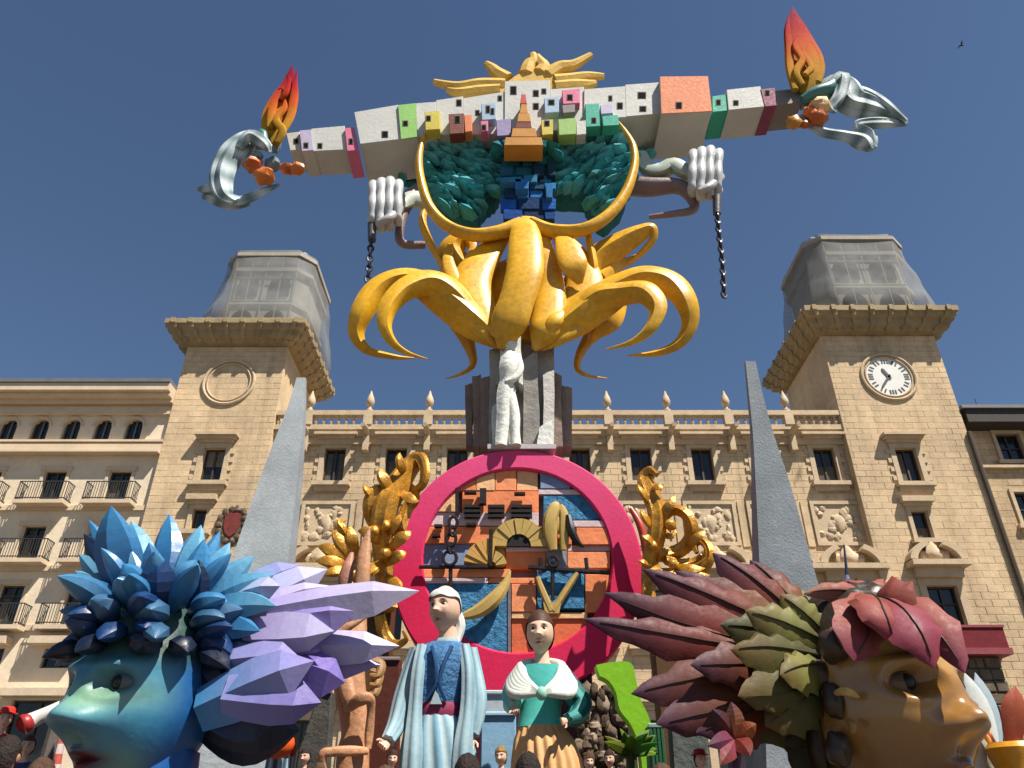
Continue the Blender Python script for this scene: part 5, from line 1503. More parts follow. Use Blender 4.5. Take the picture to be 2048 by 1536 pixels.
def lobe(b, t, w, c0, mid, c1, bend=(0, 0, 0), thick=.22, roll=0.0, name='leaf_lobe', pk=.5, vein=True, seg=10):
    mb = MB(); leaf(mb, b, t, w, thick, bend, c0, c1, seg, 8, pk, roll, smooth=True, mid=mid)
    # ruffle: notched, wavy margins and pleats like a maple lobe
    n = 8
    for i in range(seg + 1):
        for j in range(n):
            v = mb.v[i * n + j]
            c = sum((mb.v[i * n + q] for q in range(n)), Vector()) / n
            side = abs(math.cos(2 * math.pi * j / n + roll))
            f = 1 + (.13 if 'cap' in name else .16) * side * math.sin(i * 2.1 + (j > 3) * 1.3) + (.35 if j in (2, 6) else 0)
            mb.v[i * n + j] = c + (v - c) * f
    o = mb.build(name, m_paint, lh_, sharp=35)
    if vein:
        vb = MB(); P = []
        for i in range(seg):
            c = sum((mb.v[i * n + q] for q in range(n)), Vector()) / n
            r_ = max((mb.v[i * n + q] - c).length for q in range(n))
            fr = mb.v[i * n + 2]
            P.append(fr + Vector((0, -.004, 0)))
        vb.tube(P, [.009 * (1 - i / seg) + .002 for i in range(seg)], 5, col=OLd); vb.build('vein', m_gloss, o)
L_ = []
for (tx, ty, tY, w, mid, by, bend) in ((1165, 1238, 6.25, 40, RED, 1318, (0, 26, 0)), (1208, 1186, 6.35, 42, RED, 1306, (0, 18, 0)), (1284, 1138, 6.5, 44, RED, 1296, (0, 16, 0)), (1350, 1142, 6.6, 40, BRN, 1288, (0, 10, 0)),
        (1425, 1106, 6.7, 44, RED, 1280, (-14, 0, 0)), (1500, 1120, 6.8, 40, BRN, 1270, (-10, 0, 0)), (1552, 1166, 6.85, 36, OLl, 1262, (0, 0, 0)), (1262, 1388, 6.2, 52, BRN, 1330, (0, 4, 0)), (1312, 1448, 6.15, 60, BRN, 1345, (0, 14, 0)),
        (1392, 1466, 6.2, 58, BRN, 1356, (0, 18, 0)), (1470, 1470, 6.3, 54, OL, 1362, (0, 16, 0)), (1380, 1330, 6.1, 50, BRN, 1322, (0, 10, 0)), (1440, 1250, 6.2, 44, OL, 1300, (0, 0, 0)), (1560, 1490, 6.4, 50, OLd, 1370, (0, 10, 0)), (1600, 1560, 6.5, 56, OLd, 1380, (0, 0, 0)), (1600, 1200, 6.8, 36, OLl, 1270, (0, 0, 0))):
    L_.append(((1640, by, 6.55), (tx, ty, tY), w, OL, mid, PUR if mid not in (OL, OLl, OLd) else OLd, bend))
for (tx, ty, tY, w, by, c) in ((1462, 1300, 6.0, 46, 1322, OL), (1490, 1222, 6.1, 44, 1290, OLl), (1560, 1190, 6.2, 40, 1275, OLl), (1476, 1392, 6.0, 52, 1350, OL), (1530, 1452, 6.1, 50, 1370, OL), (1560, 1350, 5.95, 44, 1335, OLl)):
    L_.append(((1655, by, 6.25), (tx, ty, tY), w, OLd, c, mix(OL, BRN, .4), (0, 6, 0)))
rr = random.Random(8)
for p in L_: lobe(p[0], p[1], p[2], p[3], p[4], p[5], p[6], roll=rr.uniform(-.25, .25), seg=14, pk=.55, thick=.26)
SAL, ROSE = rgb(160, 78, 66, .55), rgb(150, 58, 78, .55)
caps = [((1745, 1196, 6.2), (1606, 1188, 6.2), 22, SAL, SAL, rgb(150, 110, 90, .7), (0, -14, 0)), ((1740, 1200, 5.95), (1708, 1322, 5.6), 58, SAL, SAL, MAG, (-24, 0, -.1)), ((1745, 1200, 5.9), (1788, 1286, 5.55), 64, SAL, SAL, ROSE, (0, -10, -.2)),
        ((1750, 1200, 5.9), (1868, 1336, 5.45), 62, SAL, ROSE, ROSE, (10, -30, -.2)), ((1760, 1200, 6.0), (1930, 1346, 5.55), 48, SAL, SAL, MAG, (30, -40, -.1)), ((1740, 1205, 6.2), (1690, 1160, 6.3), 30, SAL, SAL, SAL, (0, 0, 0)), ((1760, 1205, 6.2), (1766, 1158, 6.3), 26, SAL, SAL, SAL, (0, 0, 0)), ((1755, 1215, 6.0), (1830, 1240, 5.8), 62, SAL, SAL, SAL, (0, -20, 0))]
for p in caps: lobe(p[0], p[1], p[2], p[3], p[4], p[5], p[6], name='cap_leaf_lobe', thick=.3, roll=rr.uniform(-.2, .2), pk=.45)
hc = MB()
for i in range(25):
    th = math.pi * .8 * i / 24
    for j in range(48):
        a = 2 * math.pi * j / 48
        t2 = th * (.34 + .66 * sstep(.55, -.5, math.cos(a)))
        q = 1.05 + .05 * noise.noise(Vector((math.sin(a) * 4, math.cos(a) * 4, i * .4)))
        hc.v.append(HL.w(math.sin(t2) * math.sin(a) * .38 * q, math.sin(t2) * math.cos(a) * .46 * q, math.cos(t2) * .6 * q)); hc.c.append(rgb(52, 40, 26, .8))
for i in range(24):
    for j in range(48): hc.f.append((i * 48 + j, (i + 1) * 48 + j, (i + 1) * 48 + (j + 1) % 48, i * 48 + (j + 1) % 48)); hc.s.append(True)
hc.build('hair', m_gloss, lh_)
DKB = rgb(70, 52, 36, .7)
for (x, y, Y, a, b) in ((1666, 1292, 6.0, 27, 36), (1700, 1345, 6.15, 26, 34), (1668, 1402, 6.1, 22, 36), (1676, 1500, 6.1, 26, 34), (1640, 1350, 6.2, 24, 30)):
    mb = MB(); s = mpp(y, Y)
    mb.ball(at(x, y, Y), a * s, a * s, b * s, 16, 12, col=DKB, lump=.25, seed=x)
    mb.build('hair_curl', m_gloss, lh_)
er = MB(); ptube(er, [(1672, 1386, 5.95, 5), (1694, 1382, 5.85, 10), (1716, 1394, 5.9, 4)], n=8, col=g_l); er.build('ear_tip', m_gloss, lh_)
er = MB(); ptube(er, [(1694, 1440, 5.95, 6), (1706, 1452, 5.9, 9), (1704, 1466, 5.92, 4)], n=8, col=g_m); er.build('ear_lobe', m_gloss, lh_)
# small leaf below
sl = thing('small_leaf_ornament', 'small curled purple and orange leaf under the big maple leaf', 'leaf ornament', (at(1470, 1500, 6.0).x, 6.0, 0))
stem = MB(); stem.tube([at(1470, 1500, 6.0), Vector((at(1470, 1500, 6.0).x, 6.1, .6)), Vector((at(1470, 1500, 6.0).x, 6.1, 0))], [.06, .07, .09], 8, col=PUR); stem.build('stem', m_gloss, sl)
for (t, w, c0, c1) in (((1424, 1418, 5.9), 18, BRN, PUR), ((1462, 1404, 5.9), 20, rgb(206, 132, 88, .75), PUR), ((1512, 1448, 5.9), 18, rgb(206, 112, 66, .75), BRN), ((1414, 1492, 5.8), 18, MAG, PUR), ((1500, 1512, 5.8), 20, RED, RED), ((1440, 1530, 5.8), 20, MAG, RED)):
    mb = MB(); leaf(mb, (1468, 1478, 6.0), t, w, .3, (8, -6, -.05), c0, c1, 8, 4); mb.build('leaf_lobe', m_paint, sl)

# ---- giant couple in regional dress
MY = 9.0
man = thing('giant_man_figure', 'giant carnival figure of a man in a blue waistcoat, striped coat and white headscarf', 'carnival figure', (at(880, 1400, MY).x, MY, 0))
SKIN, SKD = rgb(226, 184, 158, .75), rgb(186, 134, 108, .75)
CBL, CWH, VBL, SASH = rgb(140, 188, 210, .6), rgb(184, 208, 214, .62), rgb(52, 108, 156, .8), rgb(140, 52, 84, .8)
m_vest = M('brocade', VBL, .7, .4, 9, .6, 22)
sM = mpp(1215, MY) * 77
hm = Head(at(890, 1218, MY), sM, R(24), R(3))
def skin_face(x, y, z):
    c = mix(SKIN, SKD, .5 * gs(abs(x) - .16, .07) * gs(z - .03, .05) * (y > 0))
    c = mix(c, rgb(160, 78, 66, .75), .8 * gs(x, .09) * gs(z + .365, .035) * (y > 0))
    c = mix(c, rgb(70, 46, 36, .8), .9 * gs(abs(x) - .17, .085) * gs(z - .125, .018) * (y > 0))
    return c
bod = hm.mesh(MB(), skin_face, 56, 44)
loft(bod, [(at(895, 1255, MY + .05), 17 * mpp(1255, MY), 17 * mpp(1255, MY)), (at(896, 1285, MY + .05), 20 * mpp(1285, MY), 18 * mpp(1285, MY)), (at(890, 1310, MY + .05), 40 * mpp(1310, MY), 22 * mpp(1310, MY))], 20, col=SKIN)
bod.build('body', m_paint, man); hm.eyes(man, (.02, .015, .01), False)
sc_ = MB()
def scarf(x, y, z): return CWH
vs_ = Head(hm.c + Vector((0, .012, .02)), sM * 1.08, R(24), R(3))
n_, m_ = 40, 20
V_, F_ = [], []
for i in range(m_ + 1):
    th = math.pi * .5 * i / m_
    for j in range(n_):
        a = 2 * math.pi * j / n_
        drop = .16 - .42 * max(0, -math.cos(a)) * (i / m_)        # lower at the back of the head
        r, f, u = math.sin(th) * math.sin(a), math.sin(th) * math.cos(a), math.cos(th)
        V_.append(vs_.w(r * .39, f * .46 + .01, u * .46 + drop * (i / m_) ** 2 + .02 * math.sin(6 * a) * i / m_))
for i in range(m_):
    for j in range(n_): F_.append((i * n_ + j, (i + 1) * n_ + j, (i + 1) * n_ + (j + 1) % n_, i * n_ + (j + 1) % n_))
sc_.add(V_, F_, rgb(222, 220, 212, .75), True)
ptube(sc_, [(912, 1222, MY + .1, 10), (920, 1250, MY + .12, 11), (914, 1278, MY + .1, 9), (910, 1296, MY + .05, 4)], n=8, col=rgb(222, 220, 212, .75))
sc_.build('headscarf', m_paint, man)
cl_ = MB(); loft(cl_, [prow(893, 1278, 22, MY), prow(891, 1290, 27, MY), prow(890, 1298, 24, MY)], 24, 8, .06, CWH); cl_.build('collar', m_paint, man)
ve = MB(); loft(ve, [prow(890, 1286, 34, MY, .6), prow(889, 1296, 58, MY, .5), prow(886, 1320, 66, MY, .55), prow(880, 1355, 62, MY, .6), prow(875, 1390, 54, MY, .65), prow(872, 1412, 50, MY, .65)], 40, 5, .02)
ve.build('waistcoat', m_vest, man)
for s in (-1, 1):
    ed = MB(); ptube(ed, [(884 + s * 20, 1292, MY - .20, 4), (880 + s * 9, 1325, MY - .24, 4), (876 + s * 3, 1365, MY - .24, 4), (872 + s * 20, 1402, MY - .2, 4)], n=6, col=rgb(34, 76, 120, .8)); ed.build('waistcoat_edge', m_paint, man)
sh_f = MB(); pprism(sh_f, [(872, 1378), (884, 1408), (860, 1408)], MY - .23, .05, CWH); sh_f.build('shirt_front', m_paint, man)
sa = MB(); loft(sa, [prow(871, 1408, 52, MY, .68), prow(871, 1416, 55, MY, .68), prow(871, 1428, 54, MY, .68), prow(871, 1436, 52, MY, .68)], 40, 0, 0, SASH); sa.build('sash', m_paint, man)
def down(px, py, hw, Y, dr, z, hw2):
    c = at(px, py, Y); return (Vector((c.x, c.y, z)), hw2 * mpp(py, Y), hw2 * mpp(py, Y) * dr)
tr = MB(); loft(tr, [prow(871, 1432, 50, MY, .7), prow(873, 1460, 62, MY, .7), prow(876, 1500, 72, MY, .7), prow(880, 1560, 80, MY, .7), down(880, 1560, 80, MY, .7, 1.0, 88), down(880, 1560, 80, MY, .7, .02, 92)], 144, 16, .055, None, True, 0, [CBL, CWH, mix(CBL, CWH, .4), CWH]); tr.build('striped_trousers', m_paint, man)
def garment(parent, name, pts, stripes, fold=7, amp=.08, n=42, flat=1.0, mat=None):
    mb = MB(); P, r_ = TP(pts, 6)
    f0 = len(mb.v)
    mb.tube(P, r_, n, flat=flat, shape=lambda a: 1 + amp * math.sin(fold * a))
    k = len(P)
    mb.c = [stripes[int(fold * 2 * j / n + .25) % len(stripes)] for i in range(k) for j in range(n)]
    return mb.build(name, mat or m_paint, parent)
ST = [mix(CBL, CWH, .7), CWH, mix(CBL, CWH, .5), mix(CBL, CWH, .8), mix(CBL, CWH, .3), CWH, mix(CBL, CWH, .2), CWH]
garment(man, 'sleeve', [(838, 1300, MY, 18), (823, 1345, MY, 19), (808, 1400, MY - .05, 21), (793, 1450, MY - .15, 18), (776, 1482, MY - .3, 14)], ST)
garment(man, 'sleeve', [(936, 1300, MY, 18), (946, 1345, MY, 18), (952, 1395, MY - .05, 21), (950, 1435, MY - .1, 19), (944, 1470, MY - .15, 14)], ST)
garment(man, 'coat_front', [(845, 1290, MY - .12, 10), (836, 1345, MY - .18, 12), (830, 1420, MY - .2, 13), (826, 1500, MY - .25, 18), (822, 1600, MY - .25, 20), (820, 1700, MY - .25, 20)], ST, 5, .16, 30, .6)
garment(man, 'coat_front', [(928, 1290, MY - .12, 10), (936, 1345, MY - .18, 12), (934, 1420, MY - .2, 13), (926, 1500, MY - .25, 18), (926, 1600, MY - .25, 20), (926, 1700, MY - .25, 20)], ST, 5, .16, 30, .6)
hand(man, at(776, 1484, MY - .3), at(756, 1502, MY - .45) - at(776, 1484, MY - .3), .22, SKIN, .7, 1)
hand(man, at(944, 1474, MY - .15), at(938, 1500, MY - .2) - at(944, 1474, MY - .15), .2, SKIN, .5, -1)

wom = thing('giant_woman_figure', 'giant carnival figure of a woman with a white shawl, turquoise bodice and peach pleated skirt', 'carnival figure', (at(1085, 1400, MY).x, MY - .2, 0))
WY = 8.8
sW = mpp(1262, WY) * 70
hwm = Head(at(1080, 1266, WY), sW, R(8), R(4))
TQ, TQshade, PCH = rgb(84, 190, 180, .85), rgb(26, 84, 84, .8), rgb(222, 168, 112, .75)
bod = hwm.mesh(MB(), skin_face, 56, 44)
loft(bod, [(at(1083, 1296, WY + .04), 13 * mpp(1296, WY), 13 * mpp(1296, WY)), (at(1084, 1325, WY + .04), 16 * mpp(1325, WY), 14 * mpp(1325, WY)), (at(1084, 1345, WY + .04), 40 * mpp(1345, WY), 20 * mpp(1345, WY))], 20, col=SKIN)
bod.build('body', m_paint, wom); hwm.eyes(wom, (.02, .015, .01), False)
hr = MB(); V_, F_ = [], []
hh_ = Head(hwm.c + Vector((0, .02, .01)), sW * 1.09, R(8), R(4))
for i in range(m_ + 1):
    th = math.pi * .72 * i / m_
    for j in range(n_):
        a = 2 * math.pi * j / n_
        back = max(0, -math.cos(a))
        t2 = th * (.56 + .44 * sstep(.3, -.6, math.cos(a)))
        r, f, u = math.sin(t2) * math.sin(a), math.sin(t2) * math.cos(a), math.cos(t2)
        V_.append(hh_.w(r * .385, f * .46, u * .6))
for i in range(m_):
    for j in range(n_): F_.append((i * n_ + j, (i + 1) * n_ + j, (i + 1) * n_ + (j + 1) % n_, i * n_ + (j + 1) % n_))
hr.add(V_, F_, rgb(74, 48, 36, .8), True)
hr.ball(hwm.w(0, -.5, .1), .22 * sW, .2 * sW, .22 * sW, 12, 10, col=rgb(74, 48, 36, .8))
hr.build('hair', m_paint, wom)
bo = MB(); loft(bo, [prow(1084, 1332, 44, WY, .6), prow(1083, 1365, 46, WY, .62), prow(1081, 1400, 42, WY, .62), prow(1080, 1430, 42, WY, .65), prow(1080, 1455, 46, WY, .7)], 40, 0, 0, TQ); bo.build('bodice', m_paint, wom)
sk = MB(); loft(sk, [prow(1082, 1452, 44, WY, .72), prow(1088, 1480, 58, WY, .75), prow(1094, 1520, 68, WY, .75), prow(1098, 1570, 74, WY, .75), down(1098, 1570, 74, WY, .75, 1.0, 84), down(1098, 1570, 74, WY, .75, .02, 92)], 160, 20, .06, None, True, 0, [PCH, rgb(230, 180, 124, .75)]); sk.build('pleated_skirt', m_paint, wom)
SHW = rgb(216, 220, 210, .72)
for s in (-1, 1):                                      # shawl crossing over the breast in folds
    for k in range(6):
        mb = MB(); o = k * 8.0
        ptube(mb, [(1083 + s * (18 + o * .45), 1324 + o * .25, WY + .16, 8), (1083 + s * (40 + o * .5), 1334 + o * .7, WY - .02, 11), (1083 + s * (34 + o * .55), 1358 + o * .75, WY - .24 - .012 * k, 10), (1083 + s * 12, 1378 + o * .22, WY - .34, 7), (1083 + s * 2, 1384 + o * .2, WY - .35, 4)], n=10, col=SHW)
        mb.build('shawl_fold', m_paint, wom)
kn = MB(); kn.ball(at(1083, 1387, WY - .36), .06, .05, .07, 10, 8, col=rgb(150, 200, 180, .75)); kn.build('shawl_knot', m_paint, wom)
garment(wom, 'sleeve', [(1040, 1355, WY, 20), (1030, 1385, WY - .05, 24), (1024, 1404, WY - .12, 20), (1028, 1416, WY - .25, 13)], [TQ, mix(TQ, SHW, .6)], 5, .1)
garment(wom, 'sleeve', [(1126, 1355, WY, 20), (1145, 1388, WY - .02, 24), (1160, 1412, WY - .05, 24), (1152, 1432, WY - .15, 18), (1134, 1440, WY - .3, 12)], [TQshade, mix(TQshade, TQ, .4)], 5, .1)  # shade from the shawl is painted in as a darker turquoise
hand(wom, at(1030, 1416, WY - .27), at(1036, 1440, WY - .42) - at(1030, 1416, WY - .27), .17, SKIN, .8, 1)
hand(wom, at(1134, 1441, WY - .3), at(1112, 1446, WY - .42) - at(1134, 1441, WY - .3), .16, SKIN, .6, -1)

# ---- carved wooden figure with a raised arm
WDY = 8.6
wd = thing('carved_wooden_figure', 'tall thin brown wooden figure with a raised arm beside the lilac shards', 'wooden figure', (at(690, 1500, WDY).x, WDY, 0))
WC, WCd = rgb(192, 138, 98, .75), rgb(130, 84, 58, .75)
m_carve = M('carved_wood', vcol=True, rough=.55, var=.2, scale=3, bump=.4, bscale=7)
def wtube(name, pts, flat=.8, col=WC, n=10, p=2.6):
    mb = MB(); P, r_ = TP(pts, 6); mb.tube(P, r_, n * 2, flat=flat, col=col, shape=sup(p)); return mb.build(name, m_carve, wd, sharp=30)
wtube('body', [(738, 1058, WDY, 3), (728, 1110, WDY, 13), (724, 1170, WDY, 15), (718, 1225, WDY, 16), (708, 1270, WDY, 26), (700, 1320, WDY, 29), (700, 1380, WDY, 31), (708, 1420, WDY, 30), (712, 1470, WDY, 29), (706, 1510, WDY, 32), (704, 1580, WDY, 34), (704, 1660, WDY, 36)])
wtube('arm', [(740, 1226, WDY - .2, 4), (705, 1248, WDY - .25, 8), (668, 1272, WDY - .25, 8), (655, 1282, WDY - .2, 5)])
wtube('head', [(704, 1106, WDY + .15, 4), (696, 1135, WDY + .1, 12), (690, 1165, WDY + .1, 14), (696, 1186, WDY + .1, 8)], col=rgb(168, 112, 88, .75))
wtube('leg', [(676, 1250, WDY - .12, 8), (678, 1300, WDY - .18, 14), (688, 1350, WDY - .2, 15), (700, 1400, WDY - .22, 15), (708, 1420, WDY - .2, 8)])
wtube('knee', [(690, 1420, WDY - .22, 6), (718, 1400, WDY - .3, 13), (738, 1398, WDY - .3, 11), (742, 1420, WDY - .25, 8), (738, 1470, WDY - .2, 9), (736, 1498, WDY - .2, 6)])
wtube('foot', [(735, 1502, WDY - .2, 7), (700, 1502, WDY - .3, 10), (660, 1504, WDY - .35, 9), (645, 1512, WDY - .35, 9), (646, 1560, WDY - .3, 10), (648, 1650, WDY - .3, 12)])
wb_ = MB(); b0 = at(702, 1640, WDY); wb_.box(b0.x - .35, b0.x + .3, WDY - .4, WDY + .3, 0, b0.z, WCd); wb_.build('plinth', m_carve, wd)
for k in range(3):
    cu = MB(); ptube(cu, [(738 + k * 3, 1320 + k * 22, WDY + .1, 8), (762 - k * 4, 1330 + k * 20, WDY + .1, 10), (756 - k * 3, 1352 + k * 18, WDY + .05, 8), (740, 1350 + k * 18, WDY + .05, 4)], n=8, col=rgb(150, 112, 66, .75)); cu.build('ribbon_curl', m_carve, wd)

# ---- gilded acanthus scrolls beside the emblem
m_gilt = M('gilding', rgb(196, 138, 42, .8), .34, .35, 5, .4, 12, metal=.35, dirt=.35)
def scroll(label, px, stems, leaves, balls=()):
    t = thing('gilded_scroll', label, 'ornament', (at(px, 1180, 12.2).x, 12.3, 0))
    pl = MB(); b = at(px, 1200, 12.4); pl.box(b.x - .25, b.x + .25, 12.3, 12.8, 0, b.z, rgb(90, 60, 30, .7)); pl.build('plinth', m_paint, t)
    for s in stems:
        mb = MB(); ptube(mb, [(x, y, 12.2 + .12 * math.sin(i * 1.3), r) for i, (x, y, r) in enumerate(s)], k=6, n=14, flat=.8, shape=lambda a: 1 + .16 * math.cos(5 * a)); mb.build('scroll', m_gilt, t, sharp=30)
    for (b, tp, w, bend) in leaves:
        mb = MB(); leaf(mb, (*b, 12.2), (*tp, 12.0), w, .45, (*bend, -.25), (1, 1, 1), None, 9, 6, .5, .2, smooth=True); mb.build('acanthus_leaf', m_gilt, t, sharp=35)
    for (x, y, r) in balls:
        mb = MB(); s = mpp(y, 12.0); mb.ball(at(x, y, 12.0), r * s, r * s, r * s * 1.1, 12, 9, lump=.2, seed=x); mb.build('bud', m_gilt, t)
scroll('gilded acanthus scroll beside the wooden figure and the pink ring', 755,
  [[(780, 1220, 14), (768, 1160, 16), (766, 1100, 20), (764, 1050, 22), (774, 1005, 24), (798, 965, 22), (822, 930, 18), (840, 918, 14), (850, 940, 12), (846, 968, 10), (828, 980, 8), (818, 966, 4)],
   [(790, 1090, 14), (775, 1060, 16), (752, 1040, 18), (742, 1010, 16), (752, 984, 14), (772, 986, 10), (770, 1004, 5)], [(700, 1180, 10), (712, 1130, 12), (700, 1090, 10), (684, 1060, 9), (676, 1046, 7), (690, 1040, 4)],
   [(800, 1060, 10), (812, 1020, 12), (830, 1000, 10), (836, 985, 4)], [(760, 1230, 10), (770, 1270, 12), (790, 1290, 10), (812, 1280, 6), (806, 1262, 3)]],
  [((700, 1130), (634, 1092), 14, (0, -14)), ((700, 1135), (630, 1122), 14, (0, -10)), ((705, 1140), (640, 1150), 13, (0, -6)), ((712, 1120), (664, 1058), 13, (-8, 0)), ((715, 1110), (700, 1050), 13, (-8, 0)), ((765, 1090), (715, 1062), 14, (0, -16)), ((770, 1070), (800, 1028), 14, (8, 0)),
   ((775, 1100), (822, 1062), 15, (6, -8)), ((770, 1130), (812, 1104), 14, (6, -8)), ((765, 1120), (728, 1150), 13, (-6, 10)), ((775, 1150), (800, 1190), 13, (8, 0)), ((790, 985), (760, 935), 14, (-12, 0)), ((812, 950), (800, 905), 12, (-10, 0)), ((800, 980), (838, 1002), 12, (0, 10)), ((710, 1150), (690, 1190), 12, (-8, 0)), ((765, 1180), (735, 1210), 13, (-6, 6)), ((752, 1000), (728, 968), 10, (-8, 0))],
  [(748, 1062, 11), (772, 1052, 10), (706, 1150, 10), (770, 1108, 12)])
scroll('gilded acanthus scroll beside the purple maple leaf and the pink ring', 1330,
  [[(1300, 1220, 12), (1296, 1170, 13), (1300, 1120, 15), (1312, 1070, 17), (1312, 1020, 17), (1298, 980, 18), (1290, 958, 15), (1300, 942, 10), (1314, 950, 5)],
   [(1312, 1110, 12), (1340, 1108, 13), (1370, 1092, 13), (1384, 1062, 12), (1374, 1032, 11), (1348, 1020, 10), (1328, 1036, 9), (1326, 1060, 8), (1342, 1074, 6), (1352, 1060, 3)],
   [(1300, 1150, 12), (1340, 1150, 13), (1385, 1142, 12), (1414, 1126, 11), (1418, 1100, 9), (1404, 1082, 8), (1390, 1090, 7), (1394, 1106, 4)], [(1330, 1120, 9), (1364, 1128, 10), (1396, 1118, 6), (1402, 1108, 2)]],
  [((1305, 1010), (1276, 968), 11, (-6, 0)), ((1312, 1040), (1350, 990), 12, (8, 0)), ((1310, 1060), (1282, 1018), 11, (-8, 0)), ((1312, 1090), (1284, 1070), 11, (-4, -4)), ((1300, 980), (1330, 975), 10, (0, -8)), ((1320, 1130), (1300, 1160), 11, (0, 0)),
   ((1350, 1140), (1420, 1150), 14, (0, 10)), ((1350, 1130), (1410, 1136), 12, (0, 8)), ((1370, 1090), (1410, 1060), 11, (8, 0)), ((1340, 1145), (1330, 1178), 12, (0, 0)), ((1370, 1148), (1376, 1180), 12, (0, 0)), ((1300, 1130), (1276, 1120), 9, (0, 0))],
  [(1340, 1050, 11), (1306, 1092, 9), (1345, 1128, 9)])
fr = MB(); ptube(fr, [(1262, 1018, 12.75, 5), (1280, 1050, 12.7, 8), (1290, 1090, 12.7, 8), (1296, 1140, 12.75, 8), (1296, 1200, 12.8, 8)], n=10, col=rgb(196, 70, 48, .75))
o = fr.build('red_ribbon', m_gloss, None); tag(o, 'red painted ribbon running down the outer edge of the pink ring', 'ribbon')

# ---- lower bits between the figures
gl = MB()
q = catmull([(1192, 1330), (1225, 1324), (1262, 1326), (1272, 1360), (1282, 1400), (1300, 1440), (1312, 1500), (1318, 1600)], 4) + catmull([(1290, 1600), (1280, 1500), (1262, 1450), (1240, 1420), (1232, 1385), (1218, 1362), (1200, 1352)], 4)
pprism(gl, q, 8.4, .22, rgb(140, 204, 30, .65))
o = gl.build('lime_leaf', m_paint, None); tag(o, 'flat lime green leaf shape curving up beside the woman figure', 'leaf ornament')
pt = thing('green_plant', 'dark green leafy plant at the foot of the lime green leaf', 'plant', (at(1262, 1530, 7.6).x, 7.6, 0))
rr = random.Random(4)
st_ = MB(); st_.tube([Vector((at(1262, 1530, 7.6).x, 7.6, 0)), at(1262, 1500, 7.6)], [.08, .05], 8, col=rgb(50, 60, 20, .8)); st_.build('stem', m_paint, pt)
for k in range(26):
    a = rr.uniform(-.2, math.pi + .2)
    mb = MB(); l = rr.uniform(25, 60)
    leaf(mb, (1262 + rr.uniform(-12, 12), 1510, 7.6), (1262 + l * math.cos(a), 1498 - l * math.sin(a) * .9, 7.6 + rr.uniform(-.3, .3)), rr.uniform(7, 13), .2, (0, -6, 0), rgb(34, 48, 10, .9), rgb(rr.randint(50, 110), rr.randint(90, 150), 20, .8), 6, 4, .4, rr.uniform(-.6, .6)); mb.build('leaf', m_paint, pt)
def rockpile(label, x0, x1, y0, y1, Y, n, seed, cols, s=(7, 15)):
    t = thing('rocky_relief', label, 'rock', (at((x0 + x1) / 2, y1, Y).x, Y, 0))
    rr = random.Random(seed)
    co = MB(); a, b = at(x0 + 6, y1, Y + .15), at(x1 - 6, y0 + 8, Y + .15)
    co.box(a.x, b.x, Y + .1, Y + .5, 0, b.z, cols[0]); co.build('rock_core', m_rough, t)
    for k in range(n):
        x, y = rr.uniform(x0, x1), rr.uniform(y0, y1)
        q = rr.uniform(*s) * mpp(y, Y)
        mb = MB(); mb.ball(at(x, y, Y + rr.uniform(0, .15)), q, q * .9, q * rr.uniform(.7, 1.6), 9, 7, col=mix(rr.choice(cols), (0, 0, 0), rr.uniform(0, .3)), lump=.5, seed=k * 1.7, freq=1.6); mb.build('rock', m_rough, t)
rockpile('knobbly grey-brown rock relief between the woman figure and the lime leaf', 1158, 1262, 1376, 1560, 9.3, 130, 3, [rgb(128, 110, 94, .7), rgb(168, 148, 128, .7), rgb(96, 80, 66, .7)])
ppn = [('pale_blue_block', 'pale blue painted block between the man and woman figures', [(962, 1428), (1032, 1428), (1034, 1700), (960, 1700)], 9.6, .5, rgb(136, 178, 210, .75)),
       ('pale_block', 'pale grey block standing on the pale blue one behind the couple', [(968, 1385), (1024, 1385), (1024, 1427), (966, 1427)], 9.7, .4, rgb(182, 192, 198, .7)),
       ('grey_ramp', 'dark grey sloping board between the lilac shards and the wooden figure', [(640, 1378), (664, 1384), (664, 1700), (560, 1700), (596, 1500)], 9.3, .2, rgb(92, 90, 86, .6)),
       ('brown_panel', 'tall dark brown panel behind the striped sleeve of the man figure', [(744, 1318), (800, 1318), (806, 1700), (740, 1700)], 9.9, .2, rgb(84, 38, 26, .8)),
       ('grey_board', 'plain dark grey board standing under the purple maple leaf', [(1340, 1440), (1412, 1440), (1420, 1700), (1340, 1700)], 7.6, .15, rgb(104, 110, 108, .6)),
       ('green_post', 'short green ribbed post beside the lime green leaf', [(1296, 1452), (1326, 1452), (1328, 1700), (1296, 1700)], 8.0, .2, rgb(56, 116, 90, .75))]
for (nm, lab, poly, Y, d, c) in ppn:
    mb = MB(); t = thing(nm, lab, nm.split('_')[-1], (at(poly[-1][0], 1600, Y).x, Y, 0))
    zb_ = at(0, poly[-1][1], Y).z
    P3 = [at(x, min(y, 1640), Y) for x, y in poly]
    for p in P3[2:4]: p.z = 0
    if len(poly) == 5: P3[4].z = max(0, P3[4].z)
    mb.prism(P3, (0, d, 0), c, .02); mb.build('board', m_rough if 'grey' in nm else m_paint, t)
    ed = MB(); ed.tube([P3[0] + Vector((0, -.01, .0)), P3[1] + Vector((0, -.01, .0))], .025, 6, col=mix(c, (1, 1, 1), .15)); ed.build('edge_trim', m_paint, t)
    if nm == 'green_post':
        for k in range(4):
            r_ = MB(); xx = P3[0].x + (P3[1].x - P3[0].x) * (.14 + k * .24); r_.tube([Vector((xx, Y - .01, 0)), Vector((xx, Y - .01, P3[0].z - .02))], .02, 6, col=rgb(40, 90, 60, .8)); r_.build('rib', m_paint, t)
lan = thing('orange_lantern_figure', 'orange rounded figure in the shade beside the dark grey ramp', 'figure', (at(562, 1500, 8.8).x, 8.8, 0))
OO = rgb(226, 92, 40, .8)
